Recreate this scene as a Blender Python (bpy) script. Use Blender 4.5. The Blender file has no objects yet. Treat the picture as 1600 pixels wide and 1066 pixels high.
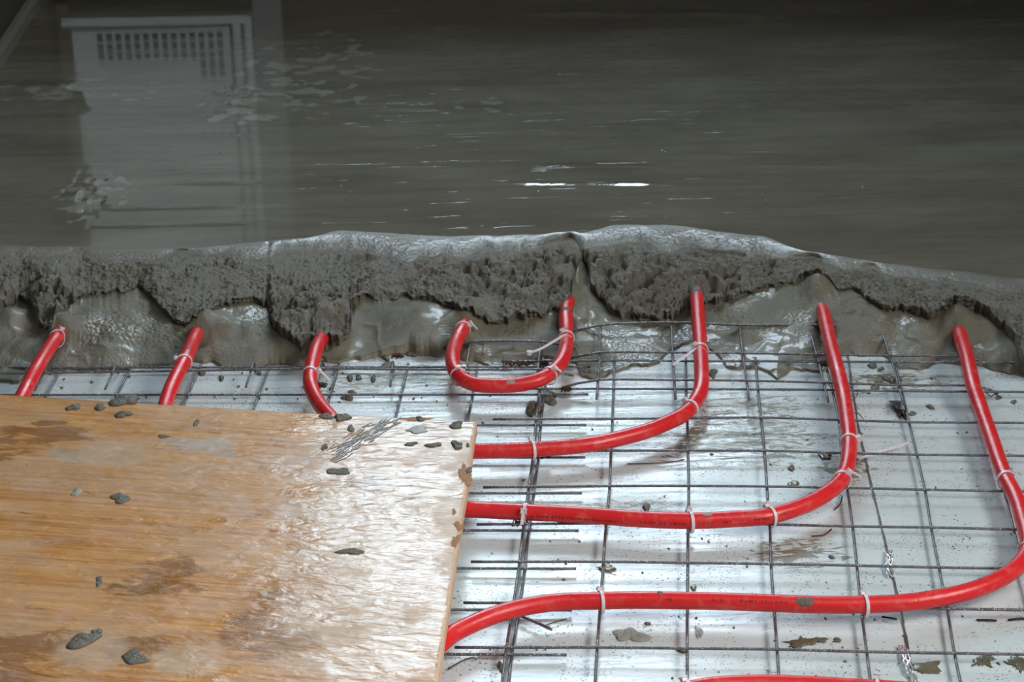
import bpy, bmesh, math, random
import numpy as np
from mathutils import Vector, Matrix, Euler
random.seed(7)
C = bpy.context.scene.collection
sc = bpy.context.scene

# ------------------------------------------------------------------ camera, light, exposure
F_PX, PITCH, ROLL, HC = 3769.8, 0.40704, -0.02276, 1.4043
ct, st_, cr, sr = math.cos(PITCH), math.sin(PITCH), math.cos(ROLL), math.sin(ROLL)
EX = Vector((1, 0, 0)); DN = Vector((0, -st_, -ct)); FW = Vector((0, ct, -st_))
R_ = cr*EX - sr*DN; D_ = sr*EX + cr*DN
cam = bpy.data.cameras.new('camera'); cam_o = bpy.data.objects.new('camera', cam); C.objects.link(cam_o)
M = Matrix.Identity(4)
for i in range(3):
    M[i][0] = R_[i]; M[i][1] = -D_[i]; M[i][2] = -FW[i]
M.translation = Vector((0, 0, HC)); cam_o.matrix_world = M
cam.sensor_width = 36; cam.lens = F_PX*36/1600; cam.clip_start = 0.05; cam.clip_end = 50
cam.dof.use_dof = True; cam.dof.focus_distance = 3.0; cam.dof.aperture_fstop = 15
sc.camera = cam_o

WINDOW_BACK = 11.0      # daylight through the far window
WINDOW_SIDE = 13.5     # daylight through the window in the right wall
ADDED_LAMP = 5  # extra overhead light, added for the foreground
sc.view_settings.view_transform = 'Standard'; sc.view_settings.look = 'None'
sc.view_settings.exposure = 0.34; sc.view_settings.gamma = 1; sc.view_settings.use_curve_mapping = False
w = bpy.data.worlds.new('world'); sc.world = w; w.use_nodes = True
w.node_tree.nodes['Background'].inputs[0].default_value = (0.75, 0.85, 1, 1)
w.node_tree.nodes['Background'].inputs[1].default_value = 0.15
lamp = bpy.data.lights.new('added_lamp_light', 'AREA'); lamp.shape = 'DISK'; lamp.size = 0.42
lamp.energy = ADDED_LAMP; lamp.color = (1.0, 0.95, 0.93)
lo = bpy.data.objects.new('added_lamp_light', lamp)
LAMP_AT = (0.75, 1.1, 2.52)

# ------------------------------------------------------------------ helpers
def at(px, py, z=0.0):
    """the point of the level z that the camera sees at photo pixel (px, py)"""
    uu = (px-800)/F_PX; vv = (py-533)/F_PX
    u = cr*uu+sr*vv; v = -sr*uu+cr*vv
    d = Vector((u, ct-st_*v, -st_-ct*v)); t = (z-HC)/d.z
    return Vector((d.x*t, d.y*t, z))
def at_np(px, py, z):
    uu = (px-800)/F_PX; vv = (py-533)/F_PX
    u = cr*uu+sr*vv; v = -sr*uu+cr*vv
    t = (z-HC)/(-st_-ct*v)
    return u*t, (ct-st_*v)*t

def nt(name):
    m = bpy.data.materials.new(name); m.use_nodes = True
    t = m.node_tree; b = t.nodes['Principled BSDF']; return m, t, b
def N(t, typ, **kw):
    n = t.nodes.new(typ)
    for k, v in kw.items():
        if k.startswith('_'): setattr(n, k[1:], v)
        else: n.inputs[k.replace('_', ' ')].default_value = v
    return n
def ramp(t, src, stops, interp='LINEAR'):
    r = t.nodes.new('ShaderNodeValToRGB'); r.color_ramp.interpolation = interp
    e = r.color_ramp.elements
    while len(e) < len(stops): e.new(0.5)
    for k, (p, c) in enumerate(stops):
        e[k].position = p; e[k].color = (c, c, c, 1) if isinstance(c, (int, float)) else (*c, 1)
    t.links.new(src, r.inputs[0]); return r.outputs[0]
def mix(t, a, b, f, mode='MIX'):
    n = t.nodes.new('ShaderNodeMix'); n.data_type = 'RGBA'; n.blend_type = mode
    for s, v in ((n.inputs[0], f), (n.inputs[6], a), (n.inputs[7], b)):
        if hasattr(v, 'default_value'): t.links.new(v, s)
        elif isinstance(v, (int, float)): s.default_value = v
        else: s.default_value = (*v, 1)
    return n.outputs[2]
def math_(t, op, a, b=0.0, c=0.0, clamp=False):
    n = t.nodes.new('ShaderNodeMath'); n.operation = op; n.use_clamp = clamp
    for s, v in zip(n.inputs, (a, b, c)):
        if hasattr(v, 'default_value'): t.links.new(v, s)
        else: s.default_value = v
    return n.outputs[0]
def pos(t, scale=(1, 1, 1), rot=(0, 0, 0)):
    g = t.nodes.new('ShaderNodeNewGeometry'); m = t.nodes.new('ShaderNodeMapping')
    m.inputs['Scale'].default_value = scale; m.inputs['Rotation'].default_value = rot
    t.links.new(g.outputs['Position'], m.inputs['Vector']); return m.outputs[0]
def noise(t, vec, scale, detail=4, rough=0.55, dist=0.0):
    n = t.nodes.new('ShaderNodeTexNoise'); n.inputs['Scale'].default_value = scale
    n.inputs['Detail'].default_value = detail; n.inputs['Roughness'].default_value = rough
    n.inputs['Distortion'].default_value = dist
    t.links.new(vec, n.inputs['Vector']); return n.outputs[0]
def voro(t, vec, scale, out='Distance', feat='F1'):
    n = t.nodes.new('ShaderNodeTexVoronoi'); n.feature = feat; n.inputs['Scale'].default_value = scale
    t.links.new(vec, n.inputs['Vector']); return n.outputs[out]
def bump(t, b, h, dist, strength=1.0, prev=None):
    n = t.nodes.new('ShaderNodeBump'); n.inputs['Distance'].default_value = dist; n.inputs['Strength'].default_value = strength
    t.links.new(h, n.inputs['Height'])
    if prev: t.links.new(prev, n.inputs['Normal'])
    if b: t.links.new(n.outputs[0], b.inputs['Normal'])
    return n.outputs[0]
def blob_mask(t, spots):
    """soft spots at world places: list of (x, y, rx, ry); 1 inside, 0 outside"""
    g = t.nodes.new('ShaderNodeNewGeometry'); s = t.nodes.new('ShaderNodeSeparateXYZ'); t.links.new(g.outputs['Position'], s.inputs[0])
    out = None
    for x, y, rx, ry in spots:
        a = math_(t, 'MULTIPLY', math_(t, 'SUBTRACT', s.outputs[0], x), 1/rx); a = math_(t, 'MULTIPLY', a, a)
        b = math_(t, 'MULTIPLY', math_(t, 'SUBTRACT', s.outputs[1], y), 1/ry); b = math_(t, 'MULTIPLY', b, b)
        m = math_(t, 'SUBTRACT', 1.0, math_(t, 'ADD', a, b), clamp=True)
        out = m if out is None else math_(t, 'MAXIMUM', out, m)
    return out
def simple(name, col, rough=0.5, metal=0.0, spec=0.5, var=0.15, vs=40, coat=0.0):
    m, t, b = nt(name); p = pos(t); n = noise(t, p, vs)
    c = mix(t, tuple(x*(1-var) for x in col), tuple(min(1, x*(1+var)) for x in col), n)
    t.links.new(c, b.inputs['Base Color']); b.inputs['Roughness'].default_value = rough
    b.inputs['Metallic'].default_value = metal; b.inputs['Specular IOR Level'].default_value = spec
    b.inputs['Coat Weight'].default_value = coat
    return m

def link(name, me, mat, parent=None):
    o = bpy.data.objects.new(name, me); C.objects.link(o)
    if mat is not None: me.materials.append(mat)
    if parent: o.parent = parent
    return o
def mesh_from(name, v, f, mat, parent=None, smooth=True):
    me = bpy.data.meshes.new(name); me.from_pydata([tuple(p) for p in v], [], f)
    if smooth: me.polygons.foreach_set('use_smooth', [True]*len(me.polygons))
    me.update(); return link(name, me, mat, parent)
def tag(o, label, cat=None, group=None, kind=None):
    if label: o['label'] = label
    if cat: o['category'] = cat
    if group: o['group'] = group
    if kind: o['kind'] = kind
    return o
def empty(name, label, cat, loc=(0, 0, 0), group=None):
    o = bpy.data.objects.new(name, None); o.location = loc; o.empty_display_size = 0.05; C.objects.link(o)
    tag(o, label, cat, group); bpy.context.view_layer.update(); return o
def adopt(child, root):
    child.parent = root; child.matrix_parent_inverse = Matrix.Translation(-Vector(root.location)); return child
def box(name, lo_, hi, mat, parent=None, bev=0.0, kind=None):
    bm = bmesh.new(); bmesh.ops.create_cube(bm, size=1)
    for v in bm.verts:
        v.co = Vector([(lo_[i]+hi[i])/2+v.co[i]*(hi[i]-lo_[i]) for i in range(3)])
    if bev: bmesh.ops.bevel(bm, geom=bm.edges[:], offset=bev, segments=2, affect='EDGES')
    me = bpy.data.meshes.new(name); bm.to_mesh(me); bm.free()
    o = link(name, me, mat)
    if parent: adopt(o, parent)
    if kind: o['kind'] = kind
    return o

def spline(pts, step):
    """Catmull-Rom through pts, resampled about every step metres"""
    P = [Vector(p) for p in pts]; P = [2*P[0]-P[1]]+P+[2*P[-1]-P[-2]]; out = []
    for i in range(1, len(P)-2):
        n = max(2, int((P[i+1]-P[i]).length/step))
        for k in range(n):
            s = k/n; a, b, c, d = P[i-1:i+3]
            out.append(0.5*((2*b)+(c-a)*s+(2*a-5*b+4*c-d)*s*s+(3*b-a-3*c+d)*s**3))
    out.append(P[-2]); return out
def frames(path):
    T = []
    for i in range(len(path)):
        d = path[min(i+1, len(path)-1)]-path[max(i-1, 0)]; T.append(d.normalized() if d.length else Vector((1, 0, 0)))
    out = []
    for t in T:
        s = t.cross(Vector((0, 0, 1)))
        s = s.normalized() if s.length > 1e-4 else Vector((1, 0, 0))
        out.append((t, s, s.cross(t).normalized()))
    return out
def tube(name, path, r, mat, parent=None, seg=16, rf=None, cap=True):
    fr = frames(path); v = []; f = []
    for i, (p, (t, s, u)) in enumerate(zip(path, fr)):
        rr = rf(i/(len(path)-1)) if rf else r
        for k in range(seg):
            a = 2*math.pi*k/seg; v.append(p+rr*(math.cos(a)*s+math.sin(a)*u))
    n = len(path)
    for i in range(n-1):
        for k in range(seg):
            f.append((i*seg+k, i*seg+(k+1) % seg, (i+1)*seg+(k+1) % seg, (i+1)*seg+k))
    if cap: f.append(tuple(range(seg-1, -1, -1))); f.append(tuple((n-1)*seg+k for k in range(seg)))
    o = mesh_from(name, v, f, mat)
    if parent: adopt(o, parent)
    return o

# numpy value noise on (x, y)
def vnoise(x, y, seed=0):
    xi = np.floor(x).astype(np.int64); yi = np.floor(y).astype(np.int64); xf = x-xi; yf = y-yi
    def h(a, b):
        n = (a*374761393+b*668265263+seed*1442695041) & 0xffffffff
        n = ((n ^ (n >> 13))*1274126177) & 0xffffffff
        return ((n ^ (n >> 16)) & 0xffff)/65535.0
    u = xf*xf*(3-2*xf); v = yf*yf*(3-2*yf)
    return (h(xi, yi)*(1-u)+h(xi+1, yi)*u)*(1-v)+(h(xi, yi+1)*(1-u)+h(xi+1, yi+1)*u)*v
def fbm(x, y, sc_, oct=4, seed=0, g=0.5):
    a = 1; s = 0; tot = 0
    for k in range(oct):
        s = s+a*vnoise(x*sc_+13.7*k, y*sc_-7.3*k, seed+k); tot += a; a *= g; sc_ *= 2.03
    return s/tot-0.5
def worley(x, y, sc_, seed=0):
    x = x*sc_; y = y*sc_; xi = np.floor(x).astype(np.int64); yi = np.floor(y).astype(np.int64); best = np.full(x.shape, 9.0)
    for dx in (-1, 0, 1):
        for dy in (-1, 0, 1):
            a = xi+dx; b = yi+dy
            n = (a*374761393+b*668265263+seed*97) & 0xffffffff; n = ((n ^ (n >> 13))*1274126177) & 0xffffffff
            n2 = ((n ^ (n >> 15))*2246822519) & 0xffffffff
            px = a+(n & 0xffff)/65535.0; py = b+(n2 & 0xffff)/65535.0
            best = np.minimum(best, (x-px)**2+(y-py)**2)
    return np.sqrt(best)

# ------------------------------------------------------------------ materials
# wet screed; attributes: crust (crumbly grain), low (slurry tongue at the foot)
screed_m, t, b = nt('wet_screed')
ac = t.nodes.new('ShaderNodeAttribute'); ac.attribute_name = 'crust'; crust = ac.outputs['Fac']
ag = t.nodes.new('ShaderNodeAttribute'); ag.attribute_name = 'grain'; graina = ag.outputs['Fac']
al = t.nodes.new('ShaderNodeAttribute'); al.attribute_name = 'low'; low = al.outputs['Fac']
p = pos(t); big = noise(t, pos(t, (1, 2.2, 1)), 3.2, 5, 0.6); fine = noise(t, p, 260, 3, 0.7)
streak = noise(t, pos(t, (1.2, 14, 1)), 2.6, 6, 0.62, 0.3)
c = mix(t, (0.140, 0.131, 0.102), (0.225, 0.212, 0.168), ramp(t, big, [(0.3, 0), (0.7, 1)]))
c = mix(t, c, (0.130, 0.113, 0.090), math_(t, 'MULTIPLY', ramp(t, streak, [(0.45, 0), (0.75, 1)]), 0.7))
c = mix(t, c, (0.36, 0.35, 0.30), math_(t, 'MULTIPLY', crust, math_(t, 'MULTIPLY', ramp(t, fine, [(0.3, 0.15), (0.65, 1)]), 0.8)))
c = mix(t, c, (0.195, 0.182, 0.130), math_(t, 'MULTIPLY', low, 0.8))
glint_spots = blob_mask(t, [(at(485, 118, .065).x, at(485, 118, .065).y, .16, .34), (at(143, 305, .065).x, at(143, 305, .065).y, .075, .15), (at(505, 176, .065).x, at(505, 176, .065).y, .03, .05),
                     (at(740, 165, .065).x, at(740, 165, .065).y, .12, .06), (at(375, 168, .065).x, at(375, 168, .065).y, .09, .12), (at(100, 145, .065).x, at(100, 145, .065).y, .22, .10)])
glint_paint = ramp(t, math_(t, 'ADD', noise(t, pos(t, (0.8, 0.9, 1)), 38, 1.5, 0.4, 0.2), math_(t, 'MULTIPLY', glint_spots, 0.16)), [(0.66, 0), (0.71, 1)])
glint_paint = math_(t, 'MULTIPLY', glint_paint, ramp(t, glint_spots, [(0.0, 0), (0.3, 1)]))
c = mix(t, c, (0.34, 0.34, 0.29), math_(t, 'MULTIPLY', glint_paint, 0.6))  # ripple reflections on the slab, painted in as paler patches
t.links.new(c, b.inputs['Base Color'])
r0 = ramp(t, noise(t, pos(t, (1, 6, 1)), 5, 4, 0.6), [(0.3, 0.05), (0.75, 0.13)])
r1 = mix(t, r0, (0.46, 0.46, 0.46), crust)
r2 = mix(t, r1, ramp(t, noise(t, p, 30, 4, 0.6), [(0.38, 0.24), (0.6, 0.5)]), low)
t.links.new(r2, b.inputs['Roughness']); b.inputs['IOR'].default_value = 1.5
flat = math_(t, 'SUBTRACT', 1.0, crust, clamp=True)
n1 = bump(t, None, math_(t, 'MULTIPLY', noise(t, pos(t, (1, 5, 1)), 6, 4, 0.5), flat), 0.0003)
n2 = bump(t, None, math_(t, 'MULTIPLY', ramp(t, noise(t, pos(t, (0.8, 9, 1)), 9, 3, 0.5, 0.4), [(0.66, 0), (0.70, 1)]), flat), 0.0003, 1, n1)
grain = math_(t, 'MULTIPLY', noise(t, p, 340, 4, 0.8), math_(t, 'ADD', graina, 0.006))
sparkle = math_(t, 'MULTIPLY', ramp(t, voro(t, pos(t, (1, .5, 1)), 34), [(0.03, 1), (0.07, 0)]), math_(t, 'MULTIPLY', flat, ramp(t, noise(t, pos(t, (1, 3, 1)), 2.5, 3), [(0.5, 0), (0.6, 1)])))
n3 = bump(t, None, sparkle, 0.0012, 1.0, n2)
bump(t, b, grain, 0.0055, 1.0, n3)
t.links.new(math_(t, 'MULTIPLY', math_(t, 'SUBTRACT', 1.0, math_(t, 'MULTIPLY', graina, 3.0), clamp=True), 0.75), b.inputs['Coat Weight'])
b.inputs['Coat Roughness'].default_value = 0.03; b.inputs['Coat IOR'].default_value = 1.33; t.links.new(n3, b.inputs['Coat Normal'])

# white polyethylene film
film_m, t, b = nt('white_film')
p = pos(t)
base = mix(t, (0.58, 0.675, 0.70), (0.69, 0.77, 0.785), noise(t, pos(t, (1, 3, 1)), 3, 4))
beige = ramp(t, noise(t, pos(t, (1, 1, 1)), 5, 5, 0.6), [(0.52, 0), (0.68, 1)])
base = mix(t, base, (0.60, 0.59, 0.54), math_(t, 'MULTIPLY', beige, 0.45))
spk = ramp(t, voro(t, p, 120), [(0.13, 1), (0.19, 0)]); reg = ramp(t, noise(t, p, 9, 4, 0.65), [(0.47, 0), (0.58, 1)])
spk2 = ramp(t, voro(t, p, 260), [(0.17, 1), (0.25, 0)]); reg2 = ramp(t, noise(t, p, 14, 5, 0.7), [(0.46, 0), (0.58, 1)])
d1 = math_(t, 'MULTIPLY', spk, reg); d2 = math_(t, 'MULTIPLY', spk2, reg2)
base = mix(t, base, (0.075, 0.065, 0.05), math_(t, 'MULTIPLY', math_(t, 'MAXIMUM', d1, d2), 0.85))
sm_ = [(at(1125, 665), .13, .05), (at(1150, 715), .12, .045), (at(1140, 690), .16, .10), (at(640, 590), .10, .05), (at(560, 600), .08, .05), (at(1170, 640), .1, .06), (at(800, 560), .12, .03), (at(990, 800), .09, .05), 
       (at(1250, 870), .07, .05), (at(1320, 730), .05, .06), (at(1385, 600), .10, .05)]
sm = blob_mask(t, [(q.x, q.y, a, c_) for q, a, c_ in sm_])
smn = ramp(t, math_(t, 'ADD', noise(t, pos(t, (1, 2.6, 1), (0, 0, 0.3)), 26, 7, 0.72, 1.6), math_(t, 'MULTIPLY', sm, 0.15)), [(0.585, 0), (0.64, 1)])
smn = math_(t, 'MULTIPLY', smn, ramp(t, sm, [(0, 0), (0.25, 1)]))
base = mix(t, base, (0.19, 0.17, 0.11), math_(t, 'MULTIPLY', smn, 0.92))
t.links.new(base, b.inputs['Base Color'])
t.links.new(ramp(t, noise(t, pos(t, (1, 2, 1)), 6, 4), [(0.35, 0.16), (0.65, 0.38)]), b.inputs['Roughness']); b.inputs['IOR'].default_value = 1.45
k1 = bump(t, None, noise(t, pos(t, (0.25, 2.2, 1)), 9, 3, 0.5), 0.0026)
k2 = bump(t, None, noise(t, pos(t, (0.6, 2, 1)), 45, 3, 0.5), 0.0005, 1, k1)
bump(t, b, math_(t, 'MAXIMUM', d1, d2), 0.0006, 1, k2)

# plywood panel
ply_m, t, b = nt('shuttering_plywood')
AX = math.atan2(at(745, 658, .06).y-at(0, 614, .06).y, at(745, 658, .06).x-at(0, 614, .06).x)
pg = pos(t, (1, 1, 1), (0, 0, -AX))
def pscaled(t, s):
    g = t.nodes.new('ShaderNodeNewGeometry'); m1 = t.nodes.new('ShaderNodeMapping'); m1.vector_type = 'POINT'
    m1.inputs['Rotation'].default_value = (0, 0, -AX); t.links.new(g.outputs['Position'], m1.inputs['Vector'])
    m2 = t.nodes.new('ShaderNodeMapping'); m2.inputs['Scale'].default_value = s; t.links.new(m1.outputs[0], m2.inputs['Vector']); return m2.outputs[0]
g1 = noise(t, pscaled(t, (1.0, 26, 1)), 7, 7, 0.68, 0.25)
g2 = noise(t, pscaled(t, (0.7, 7, 1)), 4, 5, 0.6, 0.8)
c = mix(t, (0.42, 0.165, 0.035), (0.72, 0.37, 0.11), ramp(t, g1, [(0.38, 0), (0.60, 1)]))
c = mix(t, c, (0.66, 0.36, 0.12), math_(t, 'MULTIPLY', ramp(t, g2, [(0.4, 0), (0.7, 1)]), 0.6))
# scuffed greyish wash and brown stains
wash = ramp(t, noise(t, pscaled(t, (1, 1.7, 1)), 7.5, 7, 0.66, 0.6), [(0.44, 0), (0.60, 1)])
c = mix(t, c, (0.56, 0.43, 0.33), math_(t, 'MULTIPLY', wash, 0.45))
rust = ramp(t, noise(t, pscaled(t, (1, 1.9, 1)), 5.2, 5, 0.6, 1.0), [(0.57, 0), (0.66, 1)])
c = mix(t, c, (0.52, 0.22, 0.04), math_(t, 'MULTIPLY', rust, 0.7))
dk = ramp(t, noise(t, pscaled(t, (1, 3.2, 1)), 11, 8, 0.7, 1.2), [(0.61, 0), (0.69, 1)])
c = mix(t, c, (0.12, 0.07, 0.03), math_(t, 'MULTIPLY', dk, 0.85))
scr = ramp(t, noise(t, pscaled(t, (1, 5, 1)), 30, 6, 0.75, 1.5), [(0.62, 0), (0.70, 1)])
c = mix(t, c, (0.62, 0.56, 0.48), math_(t, 'MULTIPLY', scr, 0.55))
def bp(x, y): q = at(x, y, .0565); return q
dirt = blob_mask(t, [(bp(a_, b_).x, bp(a_, b_).y, r1_, r2_) for a_, b_, r1_, r2_ in ((70, 680, .085, .05), (250, 905, .07, .07), (410, 975, .06, .10), (20, 1030, .10, .10), (570, 760, .04, .03), (670, 665, .06, .025), (430, 1000, .08, .06), (215, 1020, .05, .04), (15, 700, .05, .06))])
dn = ramp(t, math_(t, 'ADD', noise(t, pscaled(t, (1, 2.4, 1)), 16, 7, 0.7, 1.0), math_(t, 'MULTIPLY', dirt, 0.22)), [(0.60, 0), (0.68, 1)])
dn = math_(t, 'MULTIPLY', dn, ramp(t, dirt, [(0, 0), (0.3, 1)]))
c = mix(t, c, (0.26, 0.11, 0.025), math_(t, 'MULTIPLY', dn, 0.8))
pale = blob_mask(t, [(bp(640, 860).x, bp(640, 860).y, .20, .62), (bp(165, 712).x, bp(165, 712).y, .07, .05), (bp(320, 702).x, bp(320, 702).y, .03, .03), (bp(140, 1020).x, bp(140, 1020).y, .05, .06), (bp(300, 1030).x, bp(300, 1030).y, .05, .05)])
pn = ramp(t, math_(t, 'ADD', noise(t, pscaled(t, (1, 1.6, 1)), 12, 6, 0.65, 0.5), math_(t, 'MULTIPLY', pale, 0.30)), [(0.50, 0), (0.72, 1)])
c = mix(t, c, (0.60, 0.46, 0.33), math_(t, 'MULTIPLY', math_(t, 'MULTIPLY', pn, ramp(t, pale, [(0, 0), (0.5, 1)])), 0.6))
grey = ramp(t, noise(t, pscaled(t, (1, 2, 1)), 6.3, 5, 0.6, 0.4), [(0.62, 0), (0.68, 1)])
c = mix(t, c, (0.42, 0.42, 0.38), math_(t, 'MULTIPLY', grey, 0.55))
flk = ramp(t, voro(t, pscaled(t, (1, 1.4, 1)), 55), [(0.06, 1), (0.10, 0)])
c = mix(t, c, (0.16, 0.09, 0.04), math_(t, 'MULTIPLY', flk, math_(t, 'MULTIPLY', ramp(t, noise(t, pg, 10), [(0.5, 0), (0.6, 1)]), 0.8)))
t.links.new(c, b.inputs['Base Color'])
wet = blob_mask(t, [(bp(575, 800).x, bp(575, 800).y, .175, .95)])
wetn = ramp(t, math_(t, 'ADD', noise(t, pscaled(t, (1, 1, 1)), 10, 6, 0.7), math_(t, 'MULTIPLY', wet, 0.22)), [(0.60, 0), (0.70, 1)])
rr = mix(t, ramp(t, noise(t, pscaled(t, (1, 1, 1)), 14, 6, 0.7), [(0.38, 0.25), (0.62, 0.5)]), (0.06, 0.06, 0.06), wetn)
t.links.new(rr, b.inputs['Roughness'])
w0 = bump(t, None, noise(t, pscaled(t, (1, 1.5, 1)), 13, 2, 0.5), 0.0022)
w1 = bump(t, None, noise(t, pscaled(t, (1, 2.2, 1)), 34, 3, 0.5, 0.6), 0.0016, 1, w0)
bump(t, b, g1, 0.0004, 1, w1)
ply_edge_m = simple('plywood_edge', (0.66, 0.47, 0.34), 0.6, var=0.25, vs=90)

# red pipe
pipe_m, t, b = nt('red_pipe')
p = pos(t)
c = mix(t, (0.72, 0.012, 0.016), (0.80, 0.03, 0.035), noise(t, p, 12))
dust = math_(t, 'MULTIPLY', ramp(t, noise(t, p, 55, 6, 0.7, 0.5), [(0.52, 0), (0.74, 1)]), 0.35)
c = mix(t, c, (0.75, 0.33, 0.30), dust)
scf = ramp(t, noise(t, pos(t, (1, 1, 1), (0, 0, .5)), 130, 3, 0.7, 0.4), [(0.70, 0), (0.74, 1)])
c = mix(t, c, (0.78, 0.55, 0.48), math_(t, 'MULTIPLY', scf, math_(t, 'MULTIPLY', ramp(t, noise(t, p, 11), [(0.5, 0), (0.6, 1)]), 0.6)))
t.links.new(c, b.inputs['Base Color'])
t.links.new(ramp(t, noise(t, p, 40), [(0.3, 0.26), (0.7, 0.42)]), b.inputs['Roughness'])
bump(t, b, noise(t, p, 150, 3), 0.0004)
b.inputs['Subsurface Weight'].default_value = 0.0

steel_m, t, b = nt('galvanised_wire')
p = pos(t)
c = mix(t, (0.13, 0.13, 0.14), (0.30, 0.30, 0.32), noise(t, p, 90, 4)); c = mix(t, c, (0.10, 0.075, 0.06), math_(t, 'MULTIPLY', ramp(t, noise(t, p, 22, 4, .65), [(0.58, 0), (0.7, 1)]), 0.7))
t.links.new(c, b.inputs['Base Color']); b.inputs['Metallic'].default_value = 0.75; b.inputs['Roughness'].default_value = 0.36
bump(t, b, ramp(t, noise(t, p, 420, 1), [(0.4, 0), (0.6, 1)]), 0.0006)
rust_m = simple('rusty_binding_wire', (0.10, 0.045, 0.03), 0.55, 0.5, var=0.5, vs=300)
tie_m, t, b = nt('nylon_tie'); b.inputs['Base Color'].default_value = (0.80, 0.74, 0.80, 1); b.inputs['Roughness'].default_value = 0.33
b.inputs['Subsurface Weight'].default_value = 0.35; b.inputs['Subsurface Radius'].default_value = (0.004, 0.003, 0.003); b.inputs['Subsurface Scale'].default_value = 1.0
t.links.new(mix(t, (0.76, 0.70, 0.76), (0.84, 0.80, 0.84), noise(t, pos(t), 80)), b.inputs['Base Color'])
ink_m = simple('ink', (0.10, 0.004, 0.006), 0.5)
mud_m, t, b = nt('wet_mortar'); p = pos(t)
t.links.new(mix(t, (0.11, 0.102, 0.078), (0.20, 0.19, 0.15), noise(t, p, 120, 4)), b.inputs['Base Color'])
t.links.new(ramp(t, noise(t, p, 60), [(0.4, 0.12), (0.6, 0.4)]), b.inputs['Roughness']); bump(t, b, noise(t, p, 500, 3, .7), 0.0015)
splat_m, t, b = nt('thin_slurry'); p = pos(t)
t.links.new(mix(t, (0.10, 0.09, 0.055), (0.17, 0.155, 0.105), noise(t, p, 60, 4)), b.inputs['Base Color']); b.inputs['Roughness'].default_value = 0.3
dry_m = simple('dried_mortar_smear', (0.33, 0.33, 0.30), 0.45, var=0.35, vs=160)
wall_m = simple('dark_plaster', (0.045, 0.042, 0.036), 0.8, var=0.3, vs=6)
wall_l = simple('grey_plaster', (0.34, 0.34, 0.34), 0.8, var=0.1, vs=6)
white_m = simple('white_painted_metal', (0.66, 0.80, 0.88), 0.35, var=0.05)
black_m = simple('black_gap', (0.012, 0.012, 0.012), 0.7)
brown_m = simple('brown_threshold', (0.10, 0.07, 0.05), 0.5)
foam_m = simple('edge_foam', (0.20, 0.20, 0.19), 0.7)
def emis(name, col, s):
    m, t, b = nt(name); b.inputs['Base Color'].default_value = (0, 0, 0, 1)
    b.inputs['Emission Color'].default_value = (*col, 1); b.inputs['Emission Strength'].default_value = s; return m
sky_back = emis('daylight_back', (0.70, 0.87, 1.0), WINDOW_BACK); sky_side = emis('daylight_side', (1.0, 0.965, 0.92), WINDOW_SIDE)

# ------------------------------------------------------------------ room shell
XL, XR, YB, YF, ZT = -1.0, 1.75, 5.0, -1.2, 2.6
box('floor', (XL-.15, YF-.15, -.25), (XR+.15, YB+.15, -.0005), simple('insulation_board', (0.7, 0.7, 0.68), 0.6), kind='structure')
box('ceiling', (XL-.15, YF-.15, ZT), (XR+.35, YB+.4, ZT+.15), wall_l, kind='structure')
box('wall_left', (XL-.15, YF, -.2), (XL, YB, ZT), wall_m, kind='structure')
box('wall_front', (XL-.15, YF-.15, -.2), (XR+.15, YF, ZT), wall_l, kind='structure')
def wall_with_hole(name, axis, c0, c1, a0, a1, h0, h1, A0, A1, mat):
    """wall slab between c0..c1 on the axis normal, opening a0..a1 (along) x h0..h1 (height)"""
    bm = bmesh.new()
    for (p0, p1, q0, q1) in ((A0, a0, -.2, ZT), (a1, A1, -.2, ZT), (a0, a1, -.2, h0), (a0, a1, h1, ZT)):
        if q1-q0 < 1e-4 or p1-p0 < 1e-4: continue
        r = bmesh.ops.create_cube(bm, size=1)
        for v in r['verts']:
            al_ = (p0+p1)/2+v.co.x*(p1-p0); th = (c0+c1)/2+v.co.y*(c1-c0); hh = (q0+q1)/2+v.co.z*(q1-q0)
            v.co = Vector((al_, th, hh)) if axis == 'y' else Vector((th, al_, hh))
    me = bpy.data.meshes.new(name); bm.to_mesh(me); bm.free(); o = link(name, me, mat); o['kind'] = 'structure'; return o
WB = (-0.50, 0.62, 1.02, 2.15)      # far window: x0, x1, z0, z1
WS = (0.35, 2.15, 1.15, 2.35)       # side window: y0, y1, z0, z1
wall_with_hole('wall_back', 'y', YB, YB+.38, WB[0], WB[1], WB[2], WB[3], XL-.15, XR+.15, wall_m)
wall_with_hole('wall_right', 'x', XR, XR+.30, WS[0], WS[1], WS[2], WS[3], YF, YB, wall_m)
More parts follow.
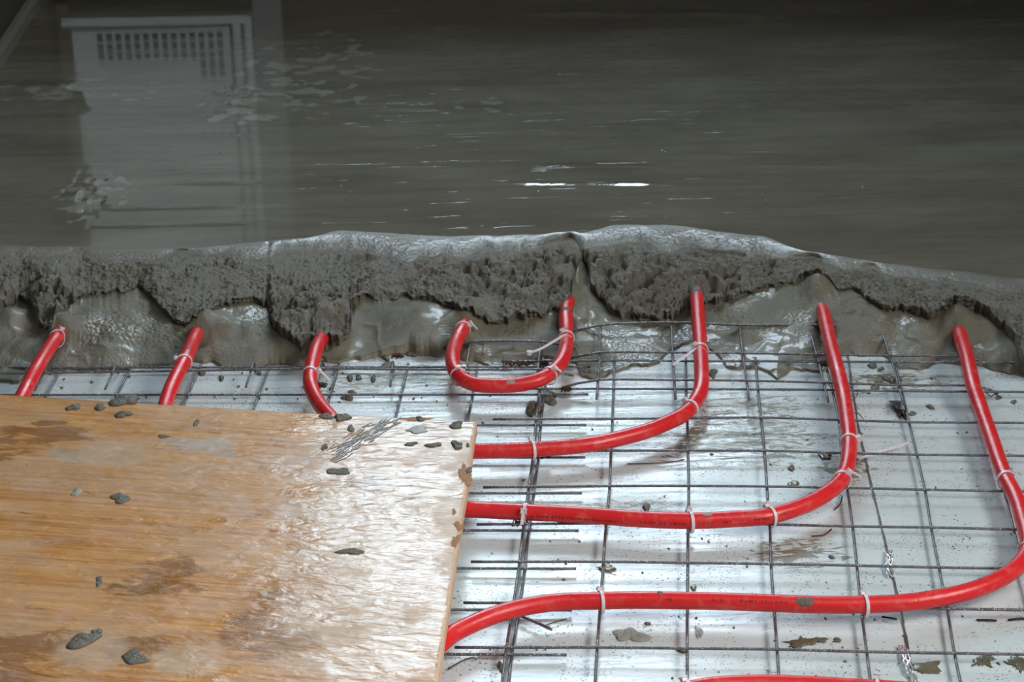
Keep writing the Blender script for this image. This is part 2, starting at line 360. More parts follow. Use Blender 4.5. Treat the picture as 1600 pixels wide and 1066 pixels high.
def window(name, axis, c, a0, a1, h0, h1, pane_mat, bars):
    root = bpy.data.objects.new(name, None); C.objects.link(root); root['kind'] = 'structure'
    bm = bmesh.new(); th = 0.03; w_ = 0.035
    segs = [(a0, a0+w_, h0, h1), (a1-w_, a1, h0, h1), (a0, a1, h0, h0+w_), (a0, a1, h1-w_, h1)]
    for k in range(1, bars): m_ = a0+(a1-a0)*k/bars; segs.append((m_-w_/2, m_+w_/2, h0, h1))
    for (p0, p1, q0, q1) in segs:
        r = bmesh.ops.create_cube(bm, size=1)
        for v in r['verts']:
            A = (p0+p1)/2+v.co.x*(p1-p0); T_ = c+v.co.y*th; H_ = (q0+q1)/2+v.co.z*(q1-q0)
            v.co = Vector((A, T_, H_)) if axis == 'y' else Vector((T_, A, H_))
    me = bpy.data.meshes.new('window_frame'); bm.to_mesh(me); bm.free(); link('window_frame', me, white_m, root)
    if axis == 'y': v = [(a0, c+.03, h0), (a1, c+.03, h0), (a1, c+.03, h1), (a0, c+.03, h1)]; f = [(0, 1, 2, 3)]
    else: v = [(c+.03, a0, h0), (c+.03, a1, h0), (c+.03, a1, h1), (c+.03, a0, h1)]; f = [(0, 3, 2, 1)]
    mesh_from('pane', v, f, pane_mat, root, False)
window('window_1', 'y', YB+.33, *WB, sky_back, 1)
window('window_2', 'x', XR+.24, *WS, sky_side, 2)

# the white vented door low in the far wall that the wet screed mirrors
def hx(px, h):        # x on the far wall seen mirrored at photo column px
    zd = (YB)*ct+(HC-.065+h)*st_; return (px-800)/F_PX*zd
def hz(py):           # height on the far wall seen mirrored at photo row py
    a = PITCH+math.atan((py-533)/F_PX)-0.0025; return math.tan(a)*YB-(HC-.065)+.065
door = bpy.data.objects.new('door_1', None); C.objects.link(door); door['kind'] = 'structure'
dl, dr = hx(122, .2), hx(402, .2); z0 = hz(38); z1 = 0.80
def dpart(name, x0, x1, a, b_, y0, mat, bev=0.0): o = box(name, (x0, y0, a), (x1, YB+.0, b_), mat, None, bev); o.parent = door; return o
dpart('door_frame', dl-.012, dl+.012, .07, z1, YB-.03, brown_m)
dpart('door_frame', dr-.030, dr-.008, hz(14), z1, YB-.035, white_m, .004)
dpart('door_frame', dr-.004, dr+.012, hz(14), z1, YB-.05, white_m, .004)
dpart('door_leaf', dl+.014, dr-.036, z0, z1, YB-.02, white_m)
dpart('threshold', dl, dr, hz(14), hz(26), YB-.05, white_m)
dpart('threshold', dl, dr-.036, hz(27), hz(37), YB-.03, brown_m)
xs = [hx(172+14.3*k, .13) for k in range(14)]
bm = bmesh.new()
for i, x in enumerate(xs):
    for j in range(3 if i < 11 else 5):
        zc = hz(50+15*j); hw, hh = .0055, .0065
        r = bmesh.ops.create_cube(bm, size=1)
        for v in r['verts']: v.co = Vector((x+v.co.x*2*hw, YB-.021+v.co.y*.004, zc+v.co.z*2*hh))
me = bpy.data.meshes.new('vent_grille'); bm.to_mesh(me); bm.free(); link('vent_grille', me, black_m, door)
box('trim_1', (dr+.014, YB-.012, .06), (dr+.075, YB, 1.0), simple('grey_jamb', (0.22, 0.25, 0.28), 0.6), kind='structure')
# edge insulation strip along the left wall
box('baseboard_left', (XL+.002, 2.0, -.0), (XL+.012, YB-.002, .085), foam_m, kind='structure')

# added overhead lamp, unseen, put in to light the mesh
lamp_t = empty('added_lamp', 'round flat white lamp added overhead to light the open mesh', 'lamp', LAMP_AT)
tube('lamp_base', [Vector((LAMP_AT[0], LAMP_AT[1], 2.6)), Vector((LAMP_AT[0]+1e-4, LAMP_AT[1], 2.545))], .22, white_m, lamp_t, 40)
C.objects.link(lo); lo.location = (0, 0, 0); lo.parent = lamp_t

# ------------------------------------------------------------------ film sheets
def sheet(name, edge_l, edge_r, z, label):
    """a sheet of film between two seam curves x(y)"""
    ny, nx = 160, 60; v = []; f = []
    ys = np.linspace(0.9, 4.2, ny)
    for j, y in enumerate(ys):
        a = edge_l(y); b_ = edge_r(y)
        for i in range(nx):
            s = i/(nx-1); s = s*s*(3-2*s); x = a+(b_-a)*s
            e = min(x-a, b_-x)
            lift = 0.0016*math.exp(-max(e, 0)/.006) if 0 else 0
            v.append((x, y, z+lift+0.00008*math.sin(y*31+2*math.sin(x*2))))
    for j in range(ny-1):
        for i in range(nx-1):
            k = j*nx+i; f.append((k, k+1, k+nx+1, k+nx))
    o = mesh_from(name, v, f, film_m)
    m_ = o.modifiers.new('thickness', 'SOLIDIFY'); m_.thickness = 0.0006; m_.offset = -1
    return tag(o, label, 'plastic sheet')
def seam(pts):
    P = sorted([(at(x, y).y, at(x, y).x) for x, y in pts]); ys = [q[0] for q in P]; xs_ = [q[1] for q in P]
    s0 = (xs_[1]-xs_[0])/(ys[1]-ys[0])
    return lambda y: float(np.interp(y, ys, xs_)) if y > ys[0] else xs_[0]+(y-ys[0])*s0
seam_r = seam([(1427, 1066), (1408, 960), (1382, 845), (1361, 760), (1342, 675), (1332, 610), (1322, 540)])
seam_l = seam([(505, 660), (512, 640), (524, 600), (533, 565), (540, 540)])
sheet('plastic_sheet', lambda y: XL+.003, lambda y: seam_l(y)+.02, 0.0012, 'white plastic film under the left mesh, left of the seam by the third pipe')
sheet('plastic_sheet', seam_l, lambda y: seam_r(y)+.10, 0.0020, 'white plastic film under the middle of the mesh, between the two seams')
sheet_r = sheet('plastic_sheet', seam_r, lambda y: XR-.003, 0.0028, 'white plastic film on the right, overlapping the middle film along a dark seam')

def stripe(sh, sm, z, seed, w0):
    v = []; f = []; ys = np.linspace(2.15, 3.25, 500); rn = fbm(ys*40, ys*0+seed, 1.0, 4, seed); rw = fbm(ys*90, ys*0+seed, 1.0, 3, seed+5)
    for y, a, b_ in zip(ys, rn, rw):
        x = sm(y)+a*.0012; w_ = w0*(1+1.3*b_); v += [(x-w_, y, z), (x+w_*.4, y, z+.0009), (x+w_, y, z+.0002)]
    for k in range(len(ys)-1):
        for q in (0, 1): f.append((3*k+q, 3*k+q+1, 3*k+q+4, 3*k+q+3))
    o = mesh_from('seam_stripe', v, f, simple('seam_stripe', (.10, .085, .07), .6, var=.5, vs=120)); adopt(o, sh); o['label'] = 'dark stripe along the seam'
stripe(sheet_r, seam_r, .0031, 3, .0013)  # thin dark stripe laid along the film edge

# ------------------------------------------------------------------ wire mesh
ZR, ZC = 0.0160, 0.0122
XP = {(0,0):(790.7,1014),(1,0):(933,1014),(2,0):(1073.8,1015.5),(3,0):(1214.5,1017),(4,0):(1354.8,1020.8),(5,0):(1492.3,1023.2),
(0,2):(811.3,880),(1,2):(942.6,880),(2,2):(1074.7,881.6),(3,2):(1205,883.4),(4,2):(1339.4,886),(5,2):(1467.9,889),
(0,3):(818,821),(3,3):(1203,821.7),(4,3):(1332.8,824.7),(5,3):(1455.7,826.4),(6,3):(1585,829.4),
(0,4):(825.7,762.8),(1,4):(952.3,761.5),(2,4):(1076.2,761.3),(3,4):(1198.5,762.2),(4,4):(1324.4,764.5),(5,4):(1446,767.3),
(1,5):(954.5,706.3),(2,5):(1075.3,706),(3,5):(1194.8,706.3),(5,5):(1433.5,712.5),
(0,6):(837.2,656.9),(1,6):(956.7,656.3),(2,6):(1074,655.4),(3,6):(1189.8,654.4),(4,6):(1311,658.2),(5,6):(1421.4,661.6),
(0,7):(842.9,609.4),(1,7):(958.5,609.4),(2,7):(1072.2,610),(3,7):(1185,610.4),(4,7):(1301.3,611.3),(5,7):(1410,613.2),
(0,8):(847.6,566.3),(1,8):(960,565.3),(2,8):(1071.6,566.3),(3,8):(1180.9,566.3),(4,8):(1290,567),(5,8):(1398.8,567.6)}
YAW, X0, Y0 = -0.07254, -0.01152, 2.35068
def gxy(i, j):
    c_, s_ = math.cos(YAW), math.sin(YAW); x, y = i*.1, j*.1
    return Vector((c_*x-s_*y+X0, s_*x+c_*y+Y0, 0))
RES = {}
for k, (x, y) in XP.items(): RES[k] = at(x, y, 0.0143)-gxy(*k)
def node(i, j):
    """mesh crossing in the room, following the bends of the real mesh"""
    w_ = 0; r = Vector((0, 0, 0))
    for (a, b_), d in RES.items():
        dd = ((i-a)**2+(j-b_)**2)
        if dd > 9: continue
        k = 1/(dd+0.02)**2; r += d*k; w_ += k
    g = gxy(i, j)
    if w_: r = r/w_
    return Vector((g.x+r.x, g.y+r.y, 0))
def wire_mesh(label, cols, rows, node_f, over_r=.05, over_l=.05, over_t=.02, over_b=.02, dz=0.0, sag=0.0, r=.0018, droop=0.0, last_row_from=None):
    root = empty('reinforcement_mesh', label, 'wire mesh', (0, 0, 0))
    for j in rows:
        P = [node_f(i, j) for i in cols if last_row_from is None or j < rows[-1] or i >= last_row_from]
        d0 = (P[0]-P[1]).normalized(); d1 = (P[-1]-P[-2]).normalized()
        P = [P[0]+d0*over_l]+P+[P[-1]+d1*over_r]
        P = [Vector((q.x, q.y, ZR+dz+sag*math.sin(q.x*9+j*2.1))) for q in P]
        if droop: P[0].z -= droop; P[-1].z -= droop
        tube('cross_wire', spline(P, .02), r, steel_m, root, 8)
    for i in cols:
        P = [node_f(i, j) for j in rows]
        d0 = (P[0]-P[1]).normalized(); d1 = (P[-1]-P[-2]).normalized()
        if last_row_from is not None and i < last_row_from: P = [P[0]+d0*over_b, P[0], P[0]+d1*.035, P[0]+d1*.045]
        else: P = [P[0]+d0*over_b]+P+[P[-1]+d1*over_t]
        P = [Vector((q.x, q.y, ZC+dz+sag*math.sin(P[1].x*9+k*2.1))) for k, q in enumerate(P)]
        if droop: P[-1].z -= droop*2.2
        tube('long_wire', spline(P, .02), r, steel_m, root, 8)
    return root
wire_mesh('large steel wire mesh in front on the right, carrying the three widest red bends', range(0, 10), range(-3, 9), node, over_l=.058)
def node_l(i, j):
    g = node(0, j) if j > -2 else gxy(0, j)
    q = gxy(i, j)-gxy(0, j)
    # left mesh: lies a touch nearer and swings slightly
    a = 0.02; q = Vector((q.x*math.cos(a)-q.y*math.sin(a), q.x*math.sin(a)+q.y*math.cos(a), 0))
    return Vector((g.x+q.x+.006, g.y+q.y-.004, 0))
wire_mesh('steel wire mesh on the left, running under the wooden panel to the first three pipes', range(-9, 1), range(-3, 9), node_l, over_r=.062, dz=-0.0072)
# rear mesh half sunk in the screed
RB = {(0,2):(938,508),(1,2):(1049,504),(2,2):(1156,508),(3,2):(1262,508),(0,1):(937,551),(1,1):(1051,551),(2,1):(1161,552),(3,1):(1277,554),(4,1):(1392,556),(0,0):(934,594),(1,0):(1054,594),(2,0):(1167,595),(3,0):(1288,598),(4,0):(1405,602)}
_sx = (at(1288, 598, .02)-at(934, 594, .02))/3
def node_b(i, j):
    if (i, j) in RB: return at(*RB[(i, j)], .0236)
    b0 = min(max(i, 0), 4 if j < 2 else 3); q = at(*RB[(b0, j)], .0236); return q+_sx*(i-b0)
wire_mesh('steel wire mesh at the back right, its rear bars sinking into the grey slurry', range(0, 6), range(0, 3), node_b, over_r=.03, over_l=.05, over_t=.012, over_b=.055, dz=.0076, droop=.012)
RL = {(-1,0):(840,577.5),(-2,0):(727,578),(-3,0):(612,577),(-4,0):(500,576),(-1,1):(845,534),(-2,1):(735,534)}
def node_bl(i, j):
    if (i, j) in RL: return at(*RL[(i, j)], .0236)
    b0 = at(*RL[(-4, 0)], .0236); q = b0+Vector(((i+4)*.0985, (i+4)*-.0015, 0))
    return q+Vector((.004, .105, 0))*j
wire_mesh('steel wire mesh at the back left, mostly buried under the front of the grey slurry', range(-9, 0), range(0, 2), node_bl, over_r=.05, over_l=.04, over_t=.02, over_b=.05, dz=.0076, droop=.010, last_row_from=-2)

# ------------------------------------------------------------------ red heating pipes
PR, PZ = 0.0103, 0.0283
def pipe(label, pts):
    """pts: (px, py[, z]) of the pipe's centre line"""
    def zz(q):
        if len(q) > 2: return q[2]+.006*min(1, max(0, (q[1]-530)/25))
        return PZ+.0080*min(1, max(0, (612-q[1])/25))
    P = [at(q[0], q[1], zz(q)) for q in pts]
    path = spline(P, .006)
    root = empty('heating_pipe', label, 'pipe', (path[0].x, path[0].y, 0), 'red underfloor heating pipes')
    tube('pipe_wall', path, PR, pipe_m, root, 28)
    return root, path
pU = pipe('short red pipe bent into a small U in the middle, both arms entering the slurry',
  [(760, 455, .012), (742, 480, .020), (730, 500, .028), (722, 516, .034), (712, 537, .030), (707, 560), (713, 583), (736, 599), (770, 603), (812, 601), (850, 590), (874, 570), (884, 545), (885, 520, .030), (884, 492, .034), (887, 474, .032), (893, 458, .014), (900, 430, -.005)])
p4 = pipe('red pipe next outside the small U, sweeping from slurry to under the panel',
  [(1085, 420, .020), (1087, 445, .030), (1089, 467, .036), (1091, 500, .034), (1094, 540, .030), (1096, 600), (1088, 625), (1070, 646), (1042, 661), (1000, 677), (925, 694), (840, 702), (745, 705), (690, 703), (630, 697), (580, 686), (535, 668), (510, 645), (494, 623), (485, 600), (486, 580), (490, 560), (496, 541), (504, 527, .030), (510, 512, .020), (516, 485, .006)])
p5 = pipe('long red pipe of the third bend, printed with a date and tied five times',
  [(1270, 440, .014), (1278, 466, .024), (1286, 488, .032), (1298, 540, .031), (1309, 580, .029), (1318, 620), (1324, 660), (1327, 690), (1325, 722), (1318, 745), (1300, 765), (1261, 788), (1205, 806), (1150, 811), (1080, 814), (1000, 811.5), (925, 806), (830, 801), (760, 797.5), (700, 795), (600, 788), (480, 770), (370, 735), (290, 690), (258, 650), (260, 627), (270, 600), (290, 560), (300, 538, .029), (307, 522, .028), (318, 500, .014), (335, 470, .004)])
p6 = pipe('outermost red pipe, looping round the right side and under the panel corner',
  [(1488, 470, .014), (1494, 500, .022), (1500, 524, .032), (1511, 560, .032), (1520, 600, .030), (1533, 640), (1547, 680), (1568, 740), (1588, 780), (1600, 818), (1606, 845), (1603, 868), (1586, 889), (1556, 908), (1515, 924), (1465, 935), (1400, 943), (1300, 945.5), (1200, 942.5), (1130, 940), (1050, 938.5), (980, 938), (940, 939), (880, 940.5), (840, 945), (800, 953), (760, 966), (720, 984), (698, 998), (668, 1030), (645, 1075), (630, 1130)])
p1 = pipe('leftmost red pipe, short straight piece with a tie at its muddy end',
  [(120, 470, .002), (104, 500, .014), (91, 524, .030), (79, 541, .030), (67, 560), (55, 580), (39, 611), (20, 650), (0, 700), (-15, 760)])
p7 = pipe('red pipe just entering at the bottom edge on the right',
  [(1010, 1120), (1040, 1096), (1075, 1080), (1110, 1073), (1150, 1070), (1200, 1069), (1260, 1071), (1330, 1075), (1400, 1079), (1470, 1086), (1560, 1100), (1650, 1110)])

def nearest(path, px, py, z=PZ):
    q = at(px, py, z); i = min(range(len(path)), key=lambda k: (path[k]-q).length); return i
def print_on(pp, txt, x0, y0, x1, y1, ang, flip=False, size=.0048):
    """small ink letters wrapped on the pipe wall between two photo pixels"""
    root, path = pp; i0 = nearest(path, x0, y0); i1 = nearest(path, x1, y1)
    cu = bpy.data.curves.new('t', 'FONT'); cu.body = txt; cu.size = 1; to = bpy.data.objects.new('t', cu); C.objects.link(to)
    bpy.context.view_layer.update(); me = bpy.data.meshes.new_from_object(to.evaluated_get(bpy.context.evaluated_depsgraph_get()))
    bpy.data.objects.remove(to)
    xs_ = [v.co.x for v in me.vertices]; a, b_ = min(xs_), max(xs_); fr = frames(path)
    L = [0]
    for k in range(1, len(path)): L.append(L[-1]+(path[k]-path[k-1]).length)
    for v in me.vertices:
        s = (v.co.x-a)/(b_-a); l = L[i0]+(L[i1]-L[i0])*s
        k = min(range(len(L)), key=lambda q: abs(L[q]-l)); k = min(max(k, 1), len(L)-2)
        k = k if L[k] <= l else k-1; ff = (l-L[k])/(L[k+1]-L[k]); c_ = path[k].lerp(path[k+1], ff)
        t_, s_, u_ = fr[k]; sgn = 1
        if s_.y > 0: s_ = -s_
        h = (v.co.y-.35)*size/1.0*(-1 if flip else 1); an = ang+h/PR
        v.co = c_+(PR+.00012)*(math.cos(an)*s_+math.sin(an)*u_)
    me.name = 'printed_text'; o = link('printed_text', me, ink_m); adopt(o, root); o['label'] = 'dark printed letters'
print_on(p5, 'o DIN 4726 Made in Germany', 833, 801, 966, 809, 0.02)
print_on(p5, '24.07.21 18:06', 1001, 811, 1072, 814, 0.10)
print_on(p5, 'C12', 1098, 814, 1113, 813, 0.12)
print_on(p5, '0', 1131, 812, 1136, 812, 0.15)
print_on(p5, '94703', 1172, 809, 1197, 806, 0.25)
print_on(p5, '0071', 1214, 804, 1229, 799, 0.45)
print_on(p6, '24.07.21 18:05', 1235, 943, 1156, 941, 0.62, True)
print_on(p6, 'C12', 1129, 940, 1113, 940, 0.62, True)
print_on(p6, '11', 1097, 939, 1091, 939, 0.62, True)
print_on(p6, '94', 1053, 938, 1043, 938, 0.62, True)
print_on(p4, 'PE-RT', 905, 696, 888, 698, 1.75, True) if 0 else None
print_on(p4, 'PE-RT', 888, 698, 905, 696, 1.55)
print_on(p4, 'EVOH', 843, 701, 868, 699, 1.55)
print_on(p4, '17x2,0 II I 4', 752, 705, 822, 703, 1.55)

# dried mortar smears that cling to pipes
def smear(pp, px, py, length, a0, a1, mat=None, label='grey mortar smear', seed=0):
    root, path = pp; i = nearest(path, px, py); n = max(3, int(length/.0015)); fr = frames(path)
    L = [0]
    for k in range(1, len(path)): L.append(L[-1]+(path[k]-path[k-1]).length)
    v = []; f = []; m_ = 14; rnd = random.Random(seed)
    for q in range(n+1):
        l = L[i]+(q/n-.5)*length; k = max(0, min(len(L)-2, next((z for z in range(len(L)) if L[z] > l), len(L)-1)-1))
        c_ = path[k].lerp(path[k+1], (l-L[k])/max(1e-6, L[k+1]-L[k])); t_, s_, u_ = fr[k]
        if s_.y > 0 and abs(s_.y) > .6: s_ = -s_
        w_ = math.sin(math.pi*min(max(q/n, .02), .98))**.5
        mid = (a0+a1)/2; hw = (a1-a0)/2*w_*(0.75+.5*rnd.random())
        for z in range(m_+1):
            an = mid+hw*(2*z/m_-1); e = 1-abs(2*z/m_-1)
            v.append(c_+(PR-.0003+.0010*min(1, e*3)*w_)*(math.cos(an)*s_+math.sin(an)*u_))
    for q in range(n):
        for z in range(m_): f.append((q*(m_+1)+z, q*(m_+1)+z+1, (q+1)*(m_+1)+z+1, (q+1)*(m_+1)+z))
    o = mesh_from('mortar_smear', v, f, mat or mud_m); adopt(o, root); o['label'] = label
smear(p4, 1089, 467, .030, -.3, 3.4, seed=1); smear(pU, 885, 497, .012, .2, 2.6, seed=2)
smear(p4, 505, 524, .008, .4, 2.3, dry_m, seed=3); smear(p5, 287, 562, .006, .6, 1.9, seed=4); smear(p6, 1260, 944, .022, .2, 1.5, seed=5)
smear(pU, 797, 602, .012, .5, 1.3, dry_m, 'pale mortar scuff', 6); smear(p5, 1105, 811, .014, 1.0, 1.8, dry_m, 'pale mortar scuff', 7)
smear(p6, 1032, 930, .007, 1.1, 2.0, mud_m, seed=8); smear(pU, 705, 533, .005, 1.2, 1.7, seed=9)

# ------------------------------------------------------------------ cable ties
def tie(pp, px, py, label, head=1.2, tilt=0.0, tail=0.012, tail_dir=-1, drop=.0045, mat=tie_m):
    """nylon strap round pipe and wire; head = angle of the locking head on the ring"""
    root_, path = pp; i = nearest(path, px, py); c_ = path[i]; t_, s_, u_ = frames(path)[i]
    if s_.y > 0 or (abs(s_.y) < .3 and s_.x < 0): s_ = -s_; t_ = -t_
    t_ = (Matrix.Rotation(tilt, 3, 'Z') @ t_); s_ = (Matrix.Rotation(tilt, 3, 'Z') @ s_)
    root = empty('cable_tie', label, 'cable tie', (c_.x, c_.y, 0), 'nylon cable ties on the pipes')
    def P(a, r_):
        q = c_+r_*(math.cos(a)*s_+math.sin(a)*u_)
        if math.sin(a) < -.2: q = q+Vector((0, 0, -drop*(-math.sin(a)-.2)/.8))
        return q
    n = 40; v = []; f = []; hw = .0019; r0_, r1_ = PR+.0002, PR+.0014
    for k in range(n):
        a = 2*math.pi*k/n
        for r_, w_ in ((r0_, -hw), (r1_, -hw), (r1_, hw), (r0_, hw)): v.append(P(a, r_)+t_*w_)
    for k in range(n):
        for q in range(4): f.append((4*k+q, 4*k+(q+1) % 4, 4*((k+1) % n)+(q+1) % 4, 4*((k+1) % n)+q))
    adopt(mesh_from('strap', v, f, mat, None, False), root)
    # locking head
    bm = bmesh.new(); bmesh.ops.create_cube(bm, size=1); hc = P(head, PR+.0030)
    rad = (math.cos(head)*s_+math.sin(head)*u_).normalized(); tan = rad.cross(t_).normalized()
    for q in bm.verts: q.co = hc+t_*q.co.x*.0062+rad*q.co.y*.0046+tan*q.co.z*.0056
    bmesh.ops.bevel(bm, geom=bm.edges[:], offset=.0009, segments=2, affect='EDGES')
    me = bpy.data.meshes.new('head'); bm.to_mesh(me); bm.free(); adopt(link('head', me, mat), root)
    if tail:
        d = (tan*tail_dir+rad*.35).normalized(); a_ = hc+rad*.001; pts = [a_, a_+d*tail*.5, a_+d*tail+Vector((0, 0, -.15*tail))]
        ribbon('tail', pts, t_, .0036, .0011, mat, root)
    return root
def ribbon(name, pts, wdir, width, th, mat, root, step=.003):
    P = spline(pts, step) if len(pts) > 2 else pts; v = []; f = []
    for k, q in enumerate(P):
        t_ = (P[min(k+1, len(P)-1)]-P[max(0, k-1)]).normalized(); w_ = (wdir-t_*wdir.dot(t_)).normalized(); n_ = t_.cross(w_)
        for a, b_ in ((-1, -1), (1, -1), (1, 1), (-1, 1)): v.append(q+w_*a*width/2+n_*b_*th/2)
    for k in range(len(P)-1):
        for q in range(4): f.append((4*k+q, 4*k+(q+1) % 4, 4*(k+1)+(q+1) % 4, 4*(k+1)+q))
    f += [(3, 2, 1, 0), tuple(4*(len(P)-1)+q for q in range(4))]
    o = mesh_from(name, v, f, mat, None, False); adopt(o, root); return o
tie(p1, 87, 528, 'white tie at the muddy end of the leftmost pipe', 1.0, 0.3, 0)
tie(p5, 281, 574, 'white tie around the second pipe from the left, above the panel', 2.6, 0.2, 0)
tie(p4, 487, 591, 'white tie around the third pipe from the left, its tail reaching a rusty wire knot', 0.5, -.25, .020, -1)
tie(pU, 722, 519, 'white tie high on the left arm of the small U', 0.6, 0.1, .012, -1)
tie(pU, 722, 592, 'white tie at the lower left bend of the small U', 1.6, -.5, .010, 1)
tie(pU, 850, 590, 'white tie at the lower right bend of the small U', 0.9, 0.2, .010, -1)
tz = tie(pU, 884, 533, 'long loose white tie on the right arm of the small U, its end stretched left', 2.0, .1, 0)
ribbon('long_strap', [at(893, 528, .040), at(882, 524, .044), at(866, 533, .040), at(845, 545, .034), at(828, 551, .030)], Vector((0, .4, 1)), .0034, .0010, tie_m, tz)
ribbon('tail', [at(828, 551, .030), at(806, 553, .022), at(785, 552, .016)], Vector((0, .5, 1)), .0030, .0010, tie_m, tz)
bm_ = box('end_head', tuple(at(827, 552, .030)-Vector((.0035, .002, .0035))), tuple(at(827, 552, .030)+Vector((.0035, .0035, .0035))), tie_m, tz, .0008)
t4 = tie(p4, 1095, 553, 'loose white tie on the upper straight of the second bend, strap slanting down left', 2.2, .1, 0)
ribbon('long_strap', [at(1104, 552, .036), at(1098, 545, .041), at(1088, 545, .040), at(1070, 557, .032), at(1051, 570, .024)], Vector((0, .4, 1)), .0034, .0010, tie_m, t4)
tie(p4, 1079, 639, 'white tie at the lower curve of the second bend, head on its inner side', 2.3, -.15, 0.010, 1)
tie(p4, 834, 702, 'white tie on the second bend to the right of the wooden panel', 2.2, .15, .006, 1)
tie(p5, 823, 800, 'white tie with its head facing front on the third bend beside the panel', 0.55, -.05, .016, -1)
tie(p5, 1079, 813, 'white tie in the middle of the lower run of the third bend', 2.6, .2, .008, -1)
tie(p5, 1207, 806, 'white tie where the third bend starts to curve up', 2.5, .1, 0.009, -1)
tie(p5, 1316, 748, 'white tie on the steep part of the third bend, below its neighbour', .9, .25, .016, -1)
t15 = tie(p5, 1327, 690, 'white tie on the upright of the third bend, its long strip lying right', .4, 0, 0)
ribbon('tail', [at(1341, 718, .004), at(1368, 708, .006), at(1396, 700, .010), at(1420, 692, .016)], Vector((0, 1, .3)), .0042, .0009, tie_m, t15)
tie(p6, 1573, 748, 'white tie on the upright of the outermost pipe', .9, .1, 0)
tie(p6, 1602, 862, 'white tie at the right turn of the outermost pipe, cut by the picture edge', 1.2, -.2, 0)
tie(p6, 940, 939, 'white tie on the lowest bend, nearest to the wooden panel', 2.4, .15, .008, 1)
tie(p6, 1352, 944, 'white tie on the lowest bend, right of the middle', 2.4, .15, .009, 1)
tie(p7, 1078, 1079, 'white tie on the pipe at the bottom edge, left one', 2.3, 0, .006)
tie(p7, 1366, 1077, 'white tie on the pipe at the bottom edge, right one', 2.3, 0, .006)

# ------------------------------------------------------------------ wet screed
def L_(pts): a = np.array(pts, float); return a[:, 0], a[:, 1]
T_l = L_([(-900, 410), (-300, 395), (0, 380), (150, 388), (300, 388), (420, 376), (520, 362), (640, 366), (700, 368), (820, 364), (897, 364), (908, 366), (960, 354), (1050, 352), (1150, 362), (1250, 388), (1330, 402), (1450, 418), (1600, 436), (1900, 480), (2500, 520)])
C_l = L_([(-900, 430), (0, 398), (200, 405), (330, 402), (400, 405), (520, 386), (600, 396), (640, 414), (690, 408), (760, 393), (890, 387), (912, 396), (1000, 390), (1150, 394), (1200, 406), (1270, 418), (1400, 432), (1600, 458), (2500, 540)])
E_l = L_([(-900, 500), (0, 476), (30, 455), (45, 462), (60, 500), (80, 508), (100, 485), (115, 468), (190, 450), (213, 445), (240, 468), (262, 490), (282, 502), (300, 508), (318, 506), (335, 482), (370, 465), (417, 467), (424, 500), (440, 520), (470, 530), (490, 524), (512, 520), (530, 526), (545, 515), (549, 492), (546, 470), (560, 462), (640, 460), (672, 466), (700, 474), (722, 492), (745, 500), (800, 492), (850, 486), (878, 476), (893, 458), (900, 420), (908, 400), (918, 404), (922, 440), (940, 458), (952, 478), (990, 490), (1045, 490), (1075, 470), (1100, 464), (1135, 468), (1190, 452), (1230, 440), (1262, 436), (1300, 444), (1340, 452), (1380, 474), (1420, 478), (1450, 486), (1500, 482), (1540, 486), (1570, 502), (1590, 530), (1606, 556), (1700, 575), (2500, 600)])
B_l = L_([(-900, 580), (-100, 575), (0, 592), (30, 592), (50, 572), (100, 577), (190, 574), (240, 566), (300, 561), (330, 562), (350, 570), (400, 570), (430, 566), (500, 562), (530, 561), (600, 555), (640, 549), (690, 553), (730, 558), (790, 575), (830, 566), (850, 558), (900, 562), (908, 584), (930, 590), (950, 584), (990, 570), (1030, 564), (1048, 544), (1065, 536), (1085, 530), (1120, 548), (1135, 570), (1180, 574), (1200, 580), (1215, 592), (1235, 574), (1290, 575), (1300, 560), (1330, 549), (1385, 556), (1400, 574), (1440, 575), (1465, 563), (1520, 567), (1570, 580), (1610, 588), (1900, 604), (2500, 630)])
zE_l = L_([(-900, .046), (0, .040), (100, .040), (200, .047), (290, .038), (330, .040), (370, .046), (424, .042), (500, .038), (545, .040), (560, .046), (700, .044), (745, .038), (850, .042), (893, .044), (905, .047), (920, .036), (950, .026), (1080, .030), (1135, .030), (1200, .040), (1262, .052), (1380, .050), (2500, .05)])
ch_l = L_([(-900, .01), (0, .014), (70, .014), (110, .005), (200, .003), (235, .010), (285, .010), (310, .004), (335, .004), (370, .009), (417, .010), (428, .018), (500, .014), (545, .014), (556, .008), (620, .007), (680, .010), (740, .013), (850, .012), (893, .010), (905, .003), (920, .012), (950, .013), (1050, .011), (1110, .010), (1150, .004), (1230, .003), (1262, .008), (1300, .005), (1350, .007), (1390, .014), (1450, .016), (1540, .018), (1600, .018), (2500, .01)])
pw_l = L_([(-900, 1.5), (0, 1.3), (400, 1.5), (700, 1.6), (880, 1.2), (920, .8), (1100, .7), (1250, 1.0), (1300, 1.6), (2500, 1.6)])
inner = np.linspace(-70, 1670, 1560)
pxs = np.concatenate([np.linspace(-1000, -72, 60), inner, np.linspace(1672, 2700, 60)])
ip = lambda l: np.interp(pxs, *l)
jit = lambda amp, s, seed: amp*2*fbm(pxs/s, pxs*0+seed, 1.0, 3, seed)
yT, yC = ip(T_l)+jit(5, 60, 1), ip(C_l)-7+jit(16, 40, 2)
yE, yB = ip(E_l)+jit(6, 18, 3)+jit(4, 7, 13), ip(B_l)+jit(5, 22, 4)
zE, ch, pw = ip(zE_l), ip(ch_l), ip(pw_l)
kern = np.hanning(61); kern /= kern.sum()
def smooth(a): return np.convolve(np.pad(a, 30, mode='edge'), kern, mode='valid')
dr_l = L_([(-900, .001), (0, .0015), (330, .002), (430, .006), (600, .0078), (1200, .0074), (1330, .0045), (1420, .0025), (2500, .002)])
drop = ip(dr_l)
